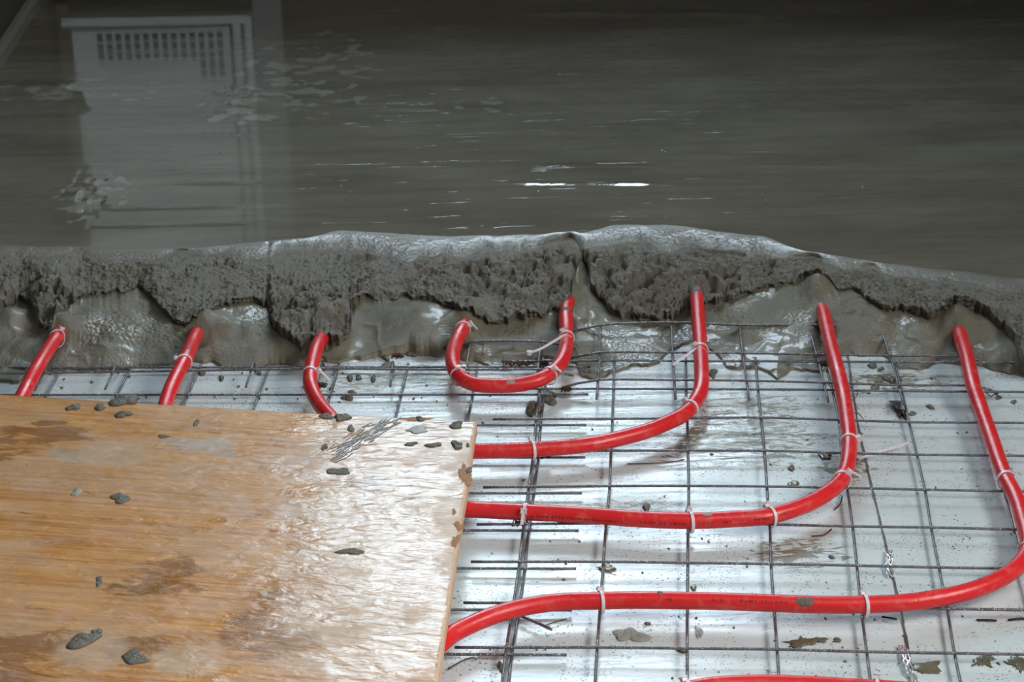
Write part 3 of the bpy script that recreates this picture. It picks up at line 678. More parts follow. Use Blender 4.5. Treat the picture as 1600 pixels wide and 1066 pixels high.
def zdrop(s): return .0650-drop*s**1.4
rows = []   # (y px array, z array, crust, low)
NS = 230; S = np.linspace(0, 1, NS)
for s in S[:-1]: y = -60+(yT+60)*(1-(1-s)**1.25); rows.append((y, np.full_like(pxs, .0650), 0.0*pxs, 0*pxs, 0))
for s in np.linspace(0, 1, 40)[:-1]: rows.append((yT+(yC-yT)*s, zdrop(s), 0.04+0.16*s+0*pxs, 0*pxs, 1))
NC = 130
for s in np.linspace(0, 1, NC):
    cm = np.clip(.2+s*5, 0, 1)
    rows.append((yC+(yE-yC)*s, (.0650-drop)+(zE-.0650+drop)*(s**1.15), cm+0*pxs, 0*pxs, 2))
zt = zE
for s in np.linspace(0.12, 1, 9): rows.append((yE-(2.5*math.sin(s*math.pi*.5)), zE-ch*s, (1-s*.6)+0*pxs, s*.6+0*pxs, 3))
NB = 120; zb = zE-ch
# keep image rows: the tongue starts where the cliff ends and runs to the film
zbs = smooth(zb)
for s in np.linspace(0, 1, NB): 
    z = .0062+((zb*(1-min(1, s*5))+zbs*min(1, s*5))-.0062)*(1-s**pw); z = np.maximum(z, .0062)
    rows.append((None, z, 0.0*pxs+.10, 0*pxs+1, (4, s)))
# world positions
X = []; Y = []; Z = []; CR = []; LO = []
for (y, z, a, l, k) in rows:
    if y is not None:
        if k == 3:
            x_, y_ = at_np(pxs, yE, zE); s = (zE-z)/np.maximum(ch, 1e-5); y_ = y_+0.004*np.sin(s*math.pi/2)*np.minimum(ch/.01, 1.3)
            ex, ey = x_, y_
        else: x_, y_ = at_np(pxs, y, z)
    else:
        s = k[1]; bx, by = at_np(pxs, yB, .006); sx_, sy_ = smooth(ex), smooth(ey); kx, ky = smooth(bx), smooth(by)
        q0, q1 = min(1, s*4), max(0, s*5-4)
        ax_, ay_ = ex+(sx_-ex)*q0, ey+(sy_-ey)*q0; fx, fy = kx+(bx-kx)*q1, ky+(by-ky)*q1
        x_ = ax_+(fx-ax_)*s; y_ = ay_+(fy-ay_)*s
    X.append(x_); Y.append(y_); Z.append(z*np.ones_like(pxs)); CR.append(a*np.ones_like(pxs)); LO.append(l*np.ones_like(pxs))
bx, by = at_np(pxs, yB, .006)
for dy, z in ((-.0015, .0055), (-.003, .0035), (-.0034, -.0003), (.06, -.0004)):
    X.append(bx); Y.append(by+dy); Z.append(np.full_like(pxs, z)); CR.append(0*pxs); LO.append(0*pxs+1)
X, Y, Z, CR, LO = map(np.array, (X, Y, Z, CR, LO))
seg = np.array([r_[4] if isinstance(r_[4], int) else 4 for r_ in rows]+[5]*4)[:, None]*np.ones_like(X)
# tongue relief
tm = np.clip((seg == 4)*np.sin(np.pi*np.clip((np.arange(len(X))[:, None]-(len(rows)-NB))/NB, 0, 1))**.6, 0, 1)
thick = np.clip((zb-.008)/.02, .15, 1)[None, :]
Z += tm*thick*(fbm(X, Y, 9, 3, 21)*.030+np.abs(fbm(X, Y, 22, 3, 31))*.009-.002)
rd = np.abs(fbm(X, Y, 13, 3, 44)); Z += tm*thick*.002*np.exp(-(rd/.04)**2)
gl = np.clip(fbm(X, Y, 11, 2, 77)*6-.4, 0, 1); Z += tm*gl*(worley(X, Y, 160, 5)*-.0028+.001)
CR = np.where(seg == 4, np.maximum(CR, tm*gl*.45), CR)
# mounds over the pipe ends
for (mx, my, r_, am) in ((100, 505, .022, .022), (1277, 462, .020, .020), (1272, 448, .03, .008), (1494, 503, .024, .026), (1530, 505, .03, .010), (316, 502, .018, .017), (736, 494, .026, .020), (20, 490, .025, .020), (40, 525, .022, .014), (345, 505, .02, .012), (390, 510, .015, .008), (510, 502, .026, .020), (465, 508, .028, .010), (888, 455, .02, .010), (1086, 445, .03, .010), (640, 500, .05, .010), (600, 535, .03, .008), (870, 450, .03, .008), (130, 500, .03, .010), (660, 525, .03, .006)):
    q = at(mx, my, .035); g = np.exp(-(((X-q.x)**2+((Y-q.y)*.8)**2)/r_**2)); g = g*(seg < 5); Z += am*g
# pull the tongue down around the visible pipe runs so that they stand proud
def trench(pp, x0, y0, x1, y1, depth, wid):
    i0, i1 = sorted((nearest(pp[1], x0, y0), nearest(pp[1], x1, y1)))
    D = np.full(X.shape, 9.0)
    sel = seg >= 3
    for k in range(i0, i1+1, 2): q = pp[1][k]; D = np.minimum(D, (X-q.x)**2+(Y-q.y)**2)
    g = np.exp(-D/wid**2); lim = .014
    Z[:] = np.where((Z > lim) & (seg >= 4), Z-(Z-lim)*np.clip(g*depth, 0, 1), Z)
trench(p1, 84, 534, 40, 610, 1.3, .016); trench(p5, 303, 530, 262, 620, 1.4, .016); trench(p4, 500, 534, 486, 585, 1.4, .016)
trench(pU, 718, 530, 707, 560, 1.4, .015); trench(pU, 885, 500, 884, 545, 1.5, .018); trench(p4, 1090, 485, 1094, 560, 1.5, .016)
trench(p5, 1290, 506, 1309, 580, 1.4, .016); trench(p6, 1504, 538, 1520, 600, 1.4, .016)
# crumbly crust relief
cm = CR*np.isin(seg, (1, 2, 3))
edge = np.clip((seg == 2)*1.0, 0, 1)
rough_big = fbm(X, Y, 17, 4, 3)*.010
clump = (0.55-worley(X, Y, 75, 9))*.0060+(0.55-worley(X, Y, 150, 8))*.0030
grain_ = fbm(X, Y, 230, 3, 15, .7)*.0036
hole_reg = np.zeros_like(X)
for (mx, my, rx, ry, am) in ((1060, 445, .17, .12, 1.0), (800, 425, .10, .07, .8), (870, 410, .06, .06, .7), (500, 480, .07, .08, .8), (100, 470, .06, .06, .6), (20, 470, .09, .10, 1.0), (470, 500, .06, .05, .8), (1150, 455, .08, .06, .7), (560, 395, .15, .04, .35)):
    q = at(mx, my, .05); hole_reg = np.maximum(hole_reg, am*np.exp(-(((X-q.x)/rx)**2+((Y-q.y)/ry)**2)))
hn = fbm(X, Y, 48, 3, 90); holes = np.clip(hn*5-.15, 0, 1)*.026*np.clip(hole_reg+.15, 0, 1)
lump = (0.5-worley(X, Y, 38, 12))*.016*hole_reg
Z += cm**1.5*(rough_big+clump*(.5+hole_reg)+grain_*(.5+.5*np.clip(cm, 0, 1))-holes+lump)
pits = np.clip(.36-worley(X, Y, 130, 33), 0, 1)*.016*np.clip(fbm(X, Y, 30, 2, 34)*5+.4, 0, 1); Z -= cm**2*pits
Y -= cm*(fbm(X, Y, 120, 3, 150, .6)*.0035+fbm(X, Y, 50, 2, 151)*.006); X += cm*fbm(X, Y, 120, 2, 152)*.003
side = np.isin(seg, (3,)); Y -= side*fbm(X*2+Z*20, Y, 45, 2, 55)*.009
Y -= (seg == 2)*np.clip(cm, 0, 1)*hole_reg*fbm(X, Y, 90, 2, 66)*.010
# band between slab and crust: fine wet stipple
bnd = np.clip((np.arange(len(X))[:, None]-NS)/30, 0, 1); Z += np.isin(seg, (1, 2))*(1-.6*(seg == 2))*bnd*fbm(X, Y, 280, 3, 101, .75)*.0026
Z += np.clip(LO, 0, 1)*fbm(X, Y, 330, 3, 111, .7)*.0016*(seg == 4)*np.clip(.3+fbm(X, Y, 14, 2, 120)*4, .15, 1.3)
# notch line and a lifted flake on the crust
for (x0, y0, x1, y1, dep, wd) in ((420, 384, 412, 428, .0015, .0045), (1085, 386, 1160, 394, .010, .004), (903, 376, 905, 410, .004, .010), (545, 466, 600, 462, .006, .004)):
    a_ = at(x0, y0, .06); b_ = at(x1, y1, .06); dx, dy = b_.x-a_.x, b_.y-a_.y; ll = dx*dx+dy*dy
    tt = np.clip(((X-a_.x)*dx+(Y-a_.y)*dy)/ll, 0, 1); dd = (X-a_.x-tt*dx)**2+(Y-a_.y-tt*dy)**2; Z -= dep*np.exp(-dd/wd**2)*(seg <= 2)
# trowelled slab: long shallow ridges across, gentle dips
sl = (seg == 0)
Z += sl*(fbm(X, Y, 1.3, 2, 200)*.0010)
for (x0, y0, x1, y1, hh, wd) in ((240, 286, 420, 288, .0022, .006), (770, 287, 1060, 288, .0020, .005), (150, 328, 400, 322, .0018, .006), (140, 355, 405, 349, .0018, .006), (150, 205, 400, 214, .0012, .008), (590, 170, 690, 169, .0018, .006), (670, 135, 770, 136, .0015, .006), (830, 258, 1060, 260, .0012, .005), (1160, 258, 1330, 260, .0012, .005), (1230, 178, 1400, 172, .0020, .010), (800, 20, 1200, 22, .0025, .02), (0, 133, 130, 140, .003, .02), (130, 140, 150, 178, .004, .018)):
    a_ = at(x0, y0, .065); b_ = at(x1, y1, .065); dx, dy = b_.x-a_.x, b_.y-a_.y; ll = dx*dx+dy*dy
    tt = np.clip(((X-a_.x)*dx+(Y-a_.y)*dy)/ll, 0, 1); dd = (X-a_.x-tt*dx)**2+(Y-a_.y-tt*dy)**2
    Z += hh*np.exp(-dd/wd**2)*sl*(.4+1.2*vnoise(X*25, Y*3, 9))*np.clip(np.minimum(tt, 1-tt)*5, 0, 1)
for (mx, my, r_, am) in ((143, 302, .05, .004), (350, 165, .04, .004), (150, 318, .035, .002)):
    q = at(mx, my, .065); Z += sl*am*np.exp(-((X-q.x)**2+((Y-q.y)*.6)**2)/r_**2)*(.3+1.4*vnoise(X*90, Y*40, 4))
X = np.clip(X, XL+.0125, XR-.001); Y = np.minimum(Y, YB-.001)
nr, ncx = X.shape
me = bpy.data.meshes.new('screed_slab'); me.vertices.add(nr*ncx)
me.vertices.foreach_set('co', np.stack([X, Y, Z], -1).astype(np.float32).ravel())
idx = np.arange(nr*ncx).reshape(nr, ncx); q4 = np.stack([idx[1:, :-1], idx[1:, 1:], idx[:-1, 1:], idx[:-1, :-1]], -1).reshape(-1, 4)
me.loops.add(q4.size); me.loops.foreach_set('vertex_index', q4.ravel().astype(np.int32))
me.polygons.add(len(q4)); me.polygons.foreach_set('loop_start', np.arange(0, q4.size, 4, dtype=np.int32))
me.polygons.foreach_set('loop_total', np.full(len(q4), 4, np.int32)); me.polygons.foreach_set('use_smooth', np.ones(len(q4), bool))
GR = np.clip(np.where(seg == 1, .08+.18*bnd, np.where(seg == 4, .12+.3*np.clip(fbm(X, Y, 12, 3, 140)*4+.4, 0, 1), np.where(seg >= 5, .2, np.clip(CR*1.1, 0, 1)))), 0, 1)
GR[seg == 0] = 0; GR = np.where(seg == 2, np.clip(.32+(CR-.2)*.75, 0, .9), GR)
for nm, ar in (('crust', np.clip(CR, 0, 1)), ('grain', GR), ('low', np.clip(LO, 0, 1))):
    at_ = me.attributes.new(nm, 'FLOAT', 'POINT'); at_.data.foreach_set('value', ar.astype(np.float32).ravel())
me.update(calc_edges=True)
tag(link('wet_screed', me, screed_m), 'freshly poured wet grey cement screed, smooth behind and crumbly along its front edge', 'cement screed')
def ground(x, y):
    """height of the screed near a place"""
    d = (X-x)**2+(Y-y)**2; k = np.unravel_index(np.argmin(d), d.shape); return float(Z[k])

# ------------------------------------------------------------------ plywood panel
bt, bb = 0.0585, 0.0405
cA = at(745, 658, bt); cB = at(683, 1066, bt); cL = at(0, 614, bt)
dR = (cB-cA); dT = (cL-cA)
corners = [cA, cA+dR*1.55, cA+dR*1.55+dT*1.22, cA+dT*1.22]
xmin = XL+.03
outline = []
mids = {0: [], 3: [(0.33, at(500, 640, bt)), ]}
for k in range(4):
    a_, b_ = corners[k], corners[(k+1) % 4]; n = 160 if k in (0, 3) else 20
    for q in range(n):
        s = q/n; p_ = a_.lerp(b_, s); nrm = Vector((-(b_-a_).y, (b_-a_).x, 0)).normalized()
        j_ = .0022*(float(fbm(np.array([s*30.]), np.array([k*5.]), 1, 3, 8)[0]))*min(1, s*20, (1-s)*20)
        if k == 3:      # top edge: bows up slightly between corners (s runs from far left to the right corner)
            j_ += -.004*math.sin(math.pi*s)
        p_ = p_+nrm*j_; p_.x = max(p_.x, xmin); outline.append(p_)
# round the visible corner
cen = sum(outline, Vector())/len(outline)
def inset(P, d):
    out = []
    for k in range(len(P)):
        a_, b_ = P[k-2], P[(k+2) % len(P)]; n_ = Vector((-(b_-a_).y, (b_-a_).x, 0))
        n_ = n_.normalized() if n_.length > 1e-9 else Vector((0, 0, 0))
        if n_.dot(cen-P[k]) < 0: n_ = -n_
        out.append(P[k]+n_*d)
    return out
i1, i2 = inset(outline, .0045), inset(outline, .0022)
v = []; n = len(outline)
for P, z in ((i1, bt), (i2, bt-.0006), (outline, bt-.0030), (outline, bb)): v += [(q.x, q.y, z) for q in P]
panel = empty('plywood_panel', 'weathered brown plywood panel, wet and blotched, lying over the pipes at lower left', 'wooden panel', (cA.x, cA.y, 0))
adopt(mesh_from('panel_face', v[:n]+v[n:2*n], [tuple(range(n-1, -1, -1))]+[(k, (k+1) % n, n+(k+1) % n, n+k) for k in range(n)], ply_m, None, False), panel)
adopt(mesh_from('panel_edge', v[n:], [f_ for r_ in range(2) for f_ in [(r_*n+k, r_*n+(k+1) % n, (r_+1)*n+(k+1) % n, (r_+1)*n+k) for k in range(n)]]+[tuple(2*n+k for k in range(n))], ply_edge_m, None, False), panel)
for o in panel.children:
    bm = bmesh.new(); bm.from_mesh(o.data); bmesh.ops.recalc_face_normals(bm, faces=bm.faces)
    if o.name.startswith('panel_face'):
        bm.faces.ensure_lookup_table(); big_ = max(bm.faces, key=lambda f_: f_.calc_area())
        if big_.normal.z < 0: bmesh.ops.reverse_faces(bm, faces=bm.faces)
    bm.to_mesh(o.data); bm.free()

# ------------------------------------------------------------------ blobs, crumbs and splashes
def zt_dep(z): return z > .05
def blob(name, px, py, wpx, hpx, z, height, label, cat, group, mat=mud_m, seed=0, spiky=0.0, lumpy=0.25, rot=0.0):
    a_ = at(px-wpx/2, py, z); b_ = at(px+wpx/2, py, z); c1 = at(px, py-hpx/2, z); c2 = at(px, py+hpx/2, z)
    rx = (b_-a_).length/2; ry = (c1-c2).length/2; ce = at(px, py, z)
    rnd = random.Random(seed*31+int(px*7+py)); na = 40 if wpx > 8 else 18; nr_ = 7 if wpx > 8 else 4
    ph = [rnd.random()*6.28 for _ in range(8)]
    def R(a):
        r_ = 1+sum(lumpy/(k+1)*math.sin((k+2)*a+ph[k]) for k in range(5))
        if spiky:
            s_ = max(0, math.sin(a*9+ph[5]))*max(0, math.sin(a*5+ph[6]))+.5*max(0, math.sin(a*17+ph[7])); r_ *= 1+spiky*s_
        return r_
    v = [(0, 0, height)]; f = []
    height *= .62 if zt_dep(z) else 1
    for q in range(1, nr_+1):
        s = q/nr_
        for k in range(na):
            a = 2*math.pi*k/na; r_ = R(a) if s > .5 else 1+(R(a)-1)*s*2
            x_, y_ = math.cos(a)*rx*s*r_, math.sin(a)*ry*s*r_
            x_, y_ = x_*math.cos(rot)-y_*math.sin(rot), x_*math.sin(rot)+y_*math.cos(rot)
            hh = height*math.sqrt(max(0, 1-s*s)) if not spiky else height*(1-s**6)
            hh *= 1+.5*(float(vnoise(np.array([x_*300+px]), np.array([y_*300+py]), 3)[0])-.5)
            v.append((x_, y_, hh-(.0004 if q == nr_ else 0)))
    for k in range(na): f.append((0, 1+k, 1+(k+1) % na))
    for q in range(nr_-1):
        for k in range(na):
            a0_ = 1+q*na; f.append((a0_+k, a0_+na+k, a0_+na+(k+1) % na, a0_+(k+1) % na))
    f.append(tuple(1+(nr_-1)*na+k for k in range(na-1, -1, -1)))
    o = mesh_from(name, v, f, mat); o.location = ce; tag(o, label, cat, group); return o
GB = 'wet mortar blobs on the wooden panel'; zt_ = bt+.0002
for (x, y, w_, h_, hh, lab) in (
  (195, 627, 50, 13, .009, 'largest grey mortar lump, on the back edge of the wooden panel'),
  (115, 637, 20, 10, .005, 'grey mortar blob on the panel, leftmost of the three by the large lump'),
  (156, 637, 19, 9, .005, 'grey mortar blob on the panel, just under the left end of the large lump'),
  (192, 648, 22, 11, .006, 'shiny grey mortar blob on the panel, nearest below the large lump'),
  (188, 779, 28, 17, .003, 'round flat grey mortar dab in the left middle of the panel'),
  (120, 769, 17, 11, .002, 'faint grey mortar dab left of the round flat dab on the panel'),
  (130, 1001, 50, 22, .006, 'big dark mortar dab near the lower left of the panel'),
  (152, 987, 15, 9, .003, 'small mortar dab just above the big dark one at lower left'),
  (210, 1028, 46, 20, .004, 'wide crumbly mortar dab right of the big dark one on the panel'),
  (535, 653, 22, 13, .006, 'shiny dark mortar drop on the back edge of the panel above the water glare'),
  (510, 651, 24, 9, .003, 'dull mortar dab left of the shiny drop at the back edge of the panel'),
  (713, 665, 23, 10, .005, 'dark mortar drop nearest the back right corner of the panel'),
  (714, 696, 20, 11, .006, 'shiny pebble-like mortar drop below the corner one on the panel'),
  (731, 696, 7, 5, .003, 'tiny mortar drop at the right edge of the panel beside the shiny one'),
  (677, 696, 24, 7, .004, 'flat mortar drop left of the shiny one near the right edge'),
  (642, 694, 20, 6, .003, 'thin mortar dab in the glare, left of the flat drop'),
  (507, 699, 9, 9, .004, 'small round mortar drop left of the black brushed smear'),
  (548, 670, 14, 9, .003, 'small dull mortar dab between the shiny drop and the brushed smear'),
  (529, 737, 32, 13, .003, 'crumbly mortar dab on the panel left of the glare'),
  (548, 862, 36, 11, .003, 'long dark mortar dab in the middle of the wet glare'),
  (652, 672, 40, 10, .002, 'brown-grey mortar smear right of the brushed smear'),
  (657, 655, 16, 6, .004, 'little mortar crumb on the back edge of the panel over the crack'),
  (255, 682, 20, 5, .002, 'thin dark mortar streak in the upper part of the panel'),
  (307, 661, 7, 13, .002, 'slim upright mortar mark near the back edge of the panel'),
  (155, 908, 11, 16, .002, 'small dark dribble on the left half of the panel'),
  (733, 735, 8, 12, .003, 'mortar chip stuck on the right edge of the panel')):
    blob('mortar_blob', x, y, w_, h_, zt_, hh, lab, 'mortar blob', GB, dry_m if 'faint' in lab or 'brown-grey' in lab else mud_m, int(x))
chip_m = simple('chipped_wood', (0.40, 0.20, 0.08), 0.7, var=.5, vs=200)
for (x, y, w_, h_) in ((726, 742, 16, 34), (716, 822, 14, 12), (711, 846, 12, 18), (709, 800, 8, 10), (650, 655, 60, 5)):
    o = blob('chipped_spot', x, y, w_, h_, bt-.0002, .0008, None, None, None, chip_m, int(x), .5); lc = o.location.copy(); o.location = (0, 0, 0)
    o.data.transform(Matrix.Translation(lc)); adopt(o, panel); o['label'] = 'chipped bare wood'
# brushed smear
br = empty('mortar_smudge', 'black and silver brushed mortar smear near the back right of the panel', 'mortar smear', tuple(at(580, 685, zt_)))
bm = bmesh.new(); rnd = random.Random(5)
for k in range(120):
    u_ = rnd.random(); x_ = 525+90*u_+rnd.uniform(-10, 10); y_ = 708-50*u_+rnd.uniform(-13, 13)*(1 if u_ < .8 else .5)
    l_ = rnd.uniform(.006, .020); w2 = rnd.uniform(.0004, .0012); q = at(x_, y_, zt_+.0001); an = 1.0+rnd.uniform(-.25, .25)
    r_ = bmesh.ops.create_cube(bm, size=1, matrix=Matrix.Translation(q) @ Matrix.Rotation(an, 4, 'Z') @ Matrix.Diagonal((l_, w2, .0008, 1)))
me = bpy.data.meshes.new('brush_streaks'); bm.to_mesh(me); bm.free(); adopt(link('brush_streaks', me, simple('black_streak', (0.05, 0.05, 0.05), 0.3)), br)

FZ = 0.0033
GS = 'slurry splashes on the white film'
for (x, y, w_, h_, sp, lab) in (
  (1254, 1004, 34, 12, .9, 'star-shaped grey slurry splash between the lowest bend and the bottom pipe'),
  (1282, 1000, 16, 8, .5, 'small slurry splash touching the star-shaped one on its right'),
  (1308, 1000, 12, 5, .5, 'tiny splash to the right of the star-shaped splash'),
  (1448, 1043, 52, 15, .3, 'long slurry puddle near the bottom right'),
  (1537, 1032, 26, 14, .9, 'ragged slurry splash right of the long puddle at bottom right'),
  (1597, 1038, 34, 20, .9, 'slurry splash cut by the right picture edge'),
  (1560, 1037, 6, 4, 0, 'single slurry dot between the two right splashes'),
  (1065, 1015, 18, 7, .3, 'slurry splash on the third upright wire near the bottom'),
  (948, 888, 26, 8, .6, 'pile of wet crumbs on the second upright wire under the straw'),
  (1084, 918, 10, 7, .2, 'little slurry patch right of the third upright wire above the lowest bend'),
  (1240, 756, 14, 9, .4, 'slurry fleck above the curve of the third bend'),
  (1289, 712, 22, 8, .4, 'slurry fleck left of the upright of the third bend')):
    blob('slurry_splash', x, y, w_, h_, FZ, .0012, lab, 'slurry splash', GS, splat_m, int(x), sp)
GC = 'mortar crumbs on the white film'
for (x, y, w_, h_, hh, lab) in (
  (833, 640, 20, 26, .014, 'tall dark mortar crumb stuck to a wire below the small U'),
  (858, 622, 30, 18, .008, 'mortar crumb just right of the tall one below the small U'),
  (560, 590, 10, 8, .006, 'round crumb between the third pipe and the rusty knot, right one'),
  (547, 591, 11, 8, .006, 'round crumb nearest the third pipe, left one of the pair'),
  (583, 592, 9, 9, .006, 'round crumb left of the doubled wires'),
  (543, 622, 16, 9, .007, 'comma-shaped mortar crumb just above the panel edge by the third pipe'),
  (550, 613, 12, 6, .004, 'low crumb touching a cross wire by the third pipe'),
  (606, 571, 22, 8, .006, 'flat crumb beside the rusty knot at the slurry front'),
  (643, 554, 18, 7, .006, 'grey crumb at the slurry front right of the rusty knot'),
  (603, 560, 12, 8, .007, 'crumb at the slurry front left of the rusty knot'),
  (315, 582, 14, 8, .005, 'clustered crumb right of the second pipe'),
  (346, 591, 10, 6, .005, 'pale-tipped crumb farther right of the second pipe'),
  (405, 582, 9, 7, .006, 'crumb on a cross wire left of the third pipe'),
  (1010, 793, 14, 9, .006, 'round mortar crumb just above the lower run of the third bend'),
  (1237, 732, 11, 8, .005, 'crumb with a thin trail above the third bend curve'),
  (1363, 572, 18, 8, .006, 'wide crumb near the slurry front on the right film'),
  (1377, 577, 11, 6, .004, 'crumb right next to the wide one near the slurry front'),
  (1393, 594, 26, 13, .009, 'largest crumb on the right film, on an upright wire'),
  (1372, 597, 12, 6, .004, 'crumb left of the largest one on the right film'),
  (1368, 606, 17, 8, .005, 'oval crumb below the largest one on the right film'),
  (1357, 615, 6, 4, .003, 'tiny crumb at the seam of the right film'),
  (1453, 637, 11, 7, .006, 'lone round crumb in the middle of the right film'),
  (1584, 629, 9, 6, .005, 'crumb near the right edge, beyond the outermost pipe'),
  (1560, 622, 10, 6, .005, 'crumb beside the twisted wire beyond the outermost pipe'),
  (1455, 592, 5, 4, .003, 'tiny crumb high on the right film'),
  (1426, 647, 14, 6, .004, 'greenish crumb lying right of the dark shard'),
  (1299, 871, 8, 5, .004, 'dark crumb below the third bend, near the long scratch'),
  (1114, 583, 14, 14, .003, 'square mortar fleck right of the second bend upright'),
  (1012, 975, 9, 5, .003, 'small crumb at the top of the clear water blob'),
  (782, 1042, 9, 16, .006, 'dark mortar crumb on the first upright wire near the bottom'),
  (1060, 1044, 0, 0, 0, '')):
    if w_: blob('mortar_crumb', x, y, w_, h_, FZ-.0006, hh*.6, lab, 'mortar crumb', GC, mud_m, int(x))
rnd = random.Random(11); ncr = 0
while ncr < 120:
    x = rnd.uniform(700, 1600); y = rnd.uniform(575, 1060)
    if rnd.random() < .3: x = rnd.uniform(90, 700); y = rnd.uniform(575, 640)
    if y > 614+x*.06 and x < 750: continue
    s = rnd.uniform(2, 5); ncr += 1
    blob('mortar_crumb', x, y, s, s*.7, FZ-.0008, .0012, 'tiny dark mortar speck scattered on the white film', 'mortar crumb', 'tiny specks on the white film', mud_m, ncr)
# clear water on the film
water_m, t, b = nt('water'); b.inputs['Alpha'].default_value = 0.45; b.inputs['Roughness'].default_value = 0.04; b.inputs['IOR'].default_value = 1.33
b.inputs['Base Color'].default_value = (0.55, 0.56, 0.50, 1); bump(t, b, noise(t, pos(t), 160, 2), .004)
for (x, y, w_, h_, lab) in ((985, 992, 44, 26, 'milky clear water blob under the lowest bend'), (1092, 988, 10, 22, 'small clear water drip right of the third upright wire'), (930, 580, 34, 9, 'bright wet puddle at the slurry front right of the small U'), (1152, 540, 14, 30, 'clear wet gap in the slurry right of the second bend')):
    blob('water_puddle', x, y, w_, h_, FZ-.0002, .0011, lab, 'water puddle', None, water_m, int(x), 0, .3)
# dark plastic shard, straw, wires
sh = mesh_from('plastic_shard', [tuple(at(*q)) for q in ((1388, 626, .006), (1408, 626, .012), (1412, 640, .006), (1403, 640, .020), (1396, 634, .009))], [(0, 4, 3), (0, 3, 1), (1, 3, 2), (0, 1, 2, 4), (4, 2, 3)], simple('black_plastic', (.015, .02, .035), .15), None, False)
tag(sh, 'glossy blue-black plastic shard beside an upright wire on the right film', 'shard')
blob('leaf_scrap', 1408, 646, 13, 20, FZ, .006, 'crumpled dark brown scrap just below the plastic shard', 'scrap', None, simple('brown_scrap', (.05, .03, .02), .4), 3, 0, .4)
straw_m = simple('straw', (.55, .47, .28), .5)
for (a_, b_, lab) in (((941, 886), (960, 887), 'pale straw bit lying across the crumbs, upper one'), ((940, 892), (963, 899), 'pale straw bit lying across the crumbs, lower one')):
    tag(tube('straw_bit', [at(*a_, .021), at(*b_, .021)], .0007, straw_m), lab, 'straw')
def loose(name, pts, r_, mat, lab, cat, group=None):
    return tag(tube(name, spline([at(*q) for q in pts], .004), r_, mat, None, 8), lab, cat, group)
loose('wire_offcut', [(812, 962, .010), (836, 972, .010), (862, 984, .009)], .0018, steel_m, 'short steel rod end sticking out from under the lowest bend', 'wire')
loose('wire_offcut', [(853, 977, .0045), (868, 972, .0055), (886, 967, .0045)], .0006, rust_m, 'thin bent dark wire right of the rod end under the lowest bend', 'wire')
loose('wire_offcut', [(700, 1046, .0045), (722, 1033, .006), (738, 1028, .007), (745, 1031, .0045)], .0009, rust_m, 'thin bent wire near the bottom beside the panel corner', 'wire')
loose('wire_offcut', [(980, 725, .0045), (1020, 724, .005), (1050, 722, .005), (1069, 718, .006)], .0008, rust_m, 'long thin wire under the second bend', 'wire')
loose('wire_offcut', [(1526, 969, .0045), (1545, 969, .006), (1557, 970, .0045)], .0012, black_m, 'short black sliver below the lowest bend at right', 'wire')
loose('wire_offcut', [(1575, 969, .0045), (1590, 967, .006), (1604, 967, .0045)], .0012, black_m, 'short black sliver at the right picture edge', 'wire')
loose('wire_offcut', [(1378, 964, .0045), (1392, 966, .006), (1401, 968, .0045)], .0012, black_m, 'short black sliver beside the right tie of the lowest bend', 'wire')
loose('wire_offcut', [(1268, 838, .0045), (1288, 836, .006), (1299, 827, .006)], .0009, rust_m, 'curved dark wire under the third bend curve', 'wire')
loose('wire_offcut', [(1304, 797, .0045), (1313, 787, .006), (1316, 776, .006)], .0009, rust_m, 'curved dark wire close below the steep part of the third bend', 'wire')
loose('wire_offcut', [(1326, 604, .02), (1340, 613, .014), (1336, 622, .012), (1330, 627, .012)], .0006, rust_m, 'thin hooked wire end right of the third bend upright, upper one', 'wire')
loose('wire_offcut', [(1334, 646, .014), (1341, 646, .014), (1350, 657, .009)], .0006, rust_m, 'thin hooked wire end right of the third bend upright, lower one', 'wire')
loose('wire_offcut', [(1540, 613, .014), (1549, 620, .013), (1554, 616, .013), (1562, 622, .008)], .0007, rust_m, 'twisted dark wire beyond the outermost pipe', 'wire')
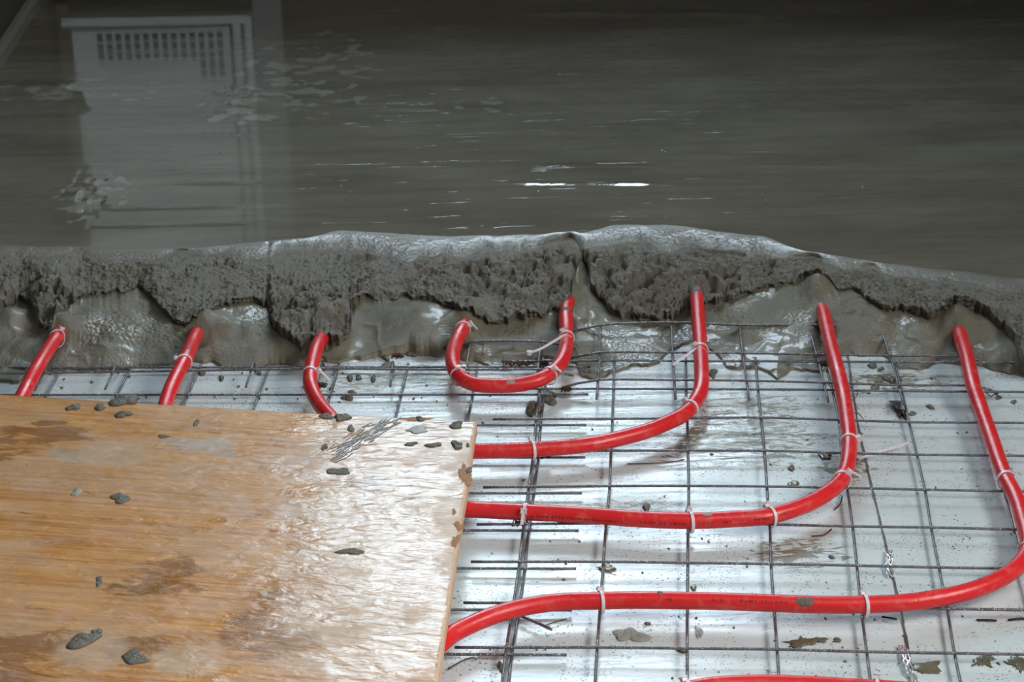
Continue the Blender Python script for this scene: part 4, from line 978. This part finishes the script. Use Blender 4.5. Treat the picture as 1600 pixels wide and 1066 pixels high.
def knot(x, y, z, s, lab, seed, n=26):
    rnd = random.Random(seed); c_ = at(x, y, z); P = []
    for k in range(n):
        a = k*1.9; P.append(c_+Vector((s*(k/n-.5)*1.2+math.cos(a)*.0035+rnd.uniform(-.001, .001), math.sin(a)*.0035, math.sin(a*1.3)*.0035)))
    tag(tube('binding_wire', spline(P, .0012), .0007, rust_m, None, 6), lab, 'binding wire', 'rusty binding wire knots')
knot(1286, 569, .020, .010, 'rusty wire knot left of the third bend upright', 1)
knot(503, 602, .018, .010, 'rusty wire knot beside the third pipe from the left', 2)
knot(622, 556, .020, .012, 'rusty wire knot at the slurry front between the third pipe and the U', 3)
knot(812, 568, .020, .036, 'long rusty wire coil inside the small U', 4, 44)
knot(851, 568, .019, .008, 'rusty wire knot at the right inside of the small U', 5)
knot(885, 608, .018, .008, 'rusty wire knot right of the lower right tie of the U', 6)
knot(850, 712, .016, .014, 'rusty wire knot under the second bend by its left tie', 7)
knot(812, 817, .016, .012, 'rusty wire knot under the third bend beside the panel', 8)
# wrinkled clear tape on the right seam
tape_m, t, b = nt('clear_tape'); b.inputs['Base Color'].default_value = (.85, .88, .9, 1); b.inputs['Roughness'].default_value = .06; b.inputs['Coat Weight'].default_value = 1
b.inputs['Transmission Weight'].default_value = .6; bump(t, b, noise(t, pos(t, (1, .5, 1)), 90, 2), .006)
for (pts, lab) in (([(1389, 862, .004), (1390, 878, .007), (1388, 890, .006), (1393, 902, .004)], 'shiny wrinkled clear tape on the right seam, upper piece'),
                   ([(1409, 1010, .004), (1415, 1025, .007), (1420, 1045, .007), (1430, 1066, .004)], 'shiny wrinkled clear tape on the right seam, lower piece')):
    r_ = empty('clear_tape', lab, 'tape', tuple(at(*pts[0]))); P = [at(*q) for q in pts]
    for dx in (-.003, .0, .0034):
        Q = [q+Vector((dx+.0012*math.sin(k*2.3+dx*900), 0, .001*math.cos(k*3))) for k, q in enumerate(spline(P, .006))]
        adopt(tube('fold', Q, .0013, tape_m, None, 8), r_)
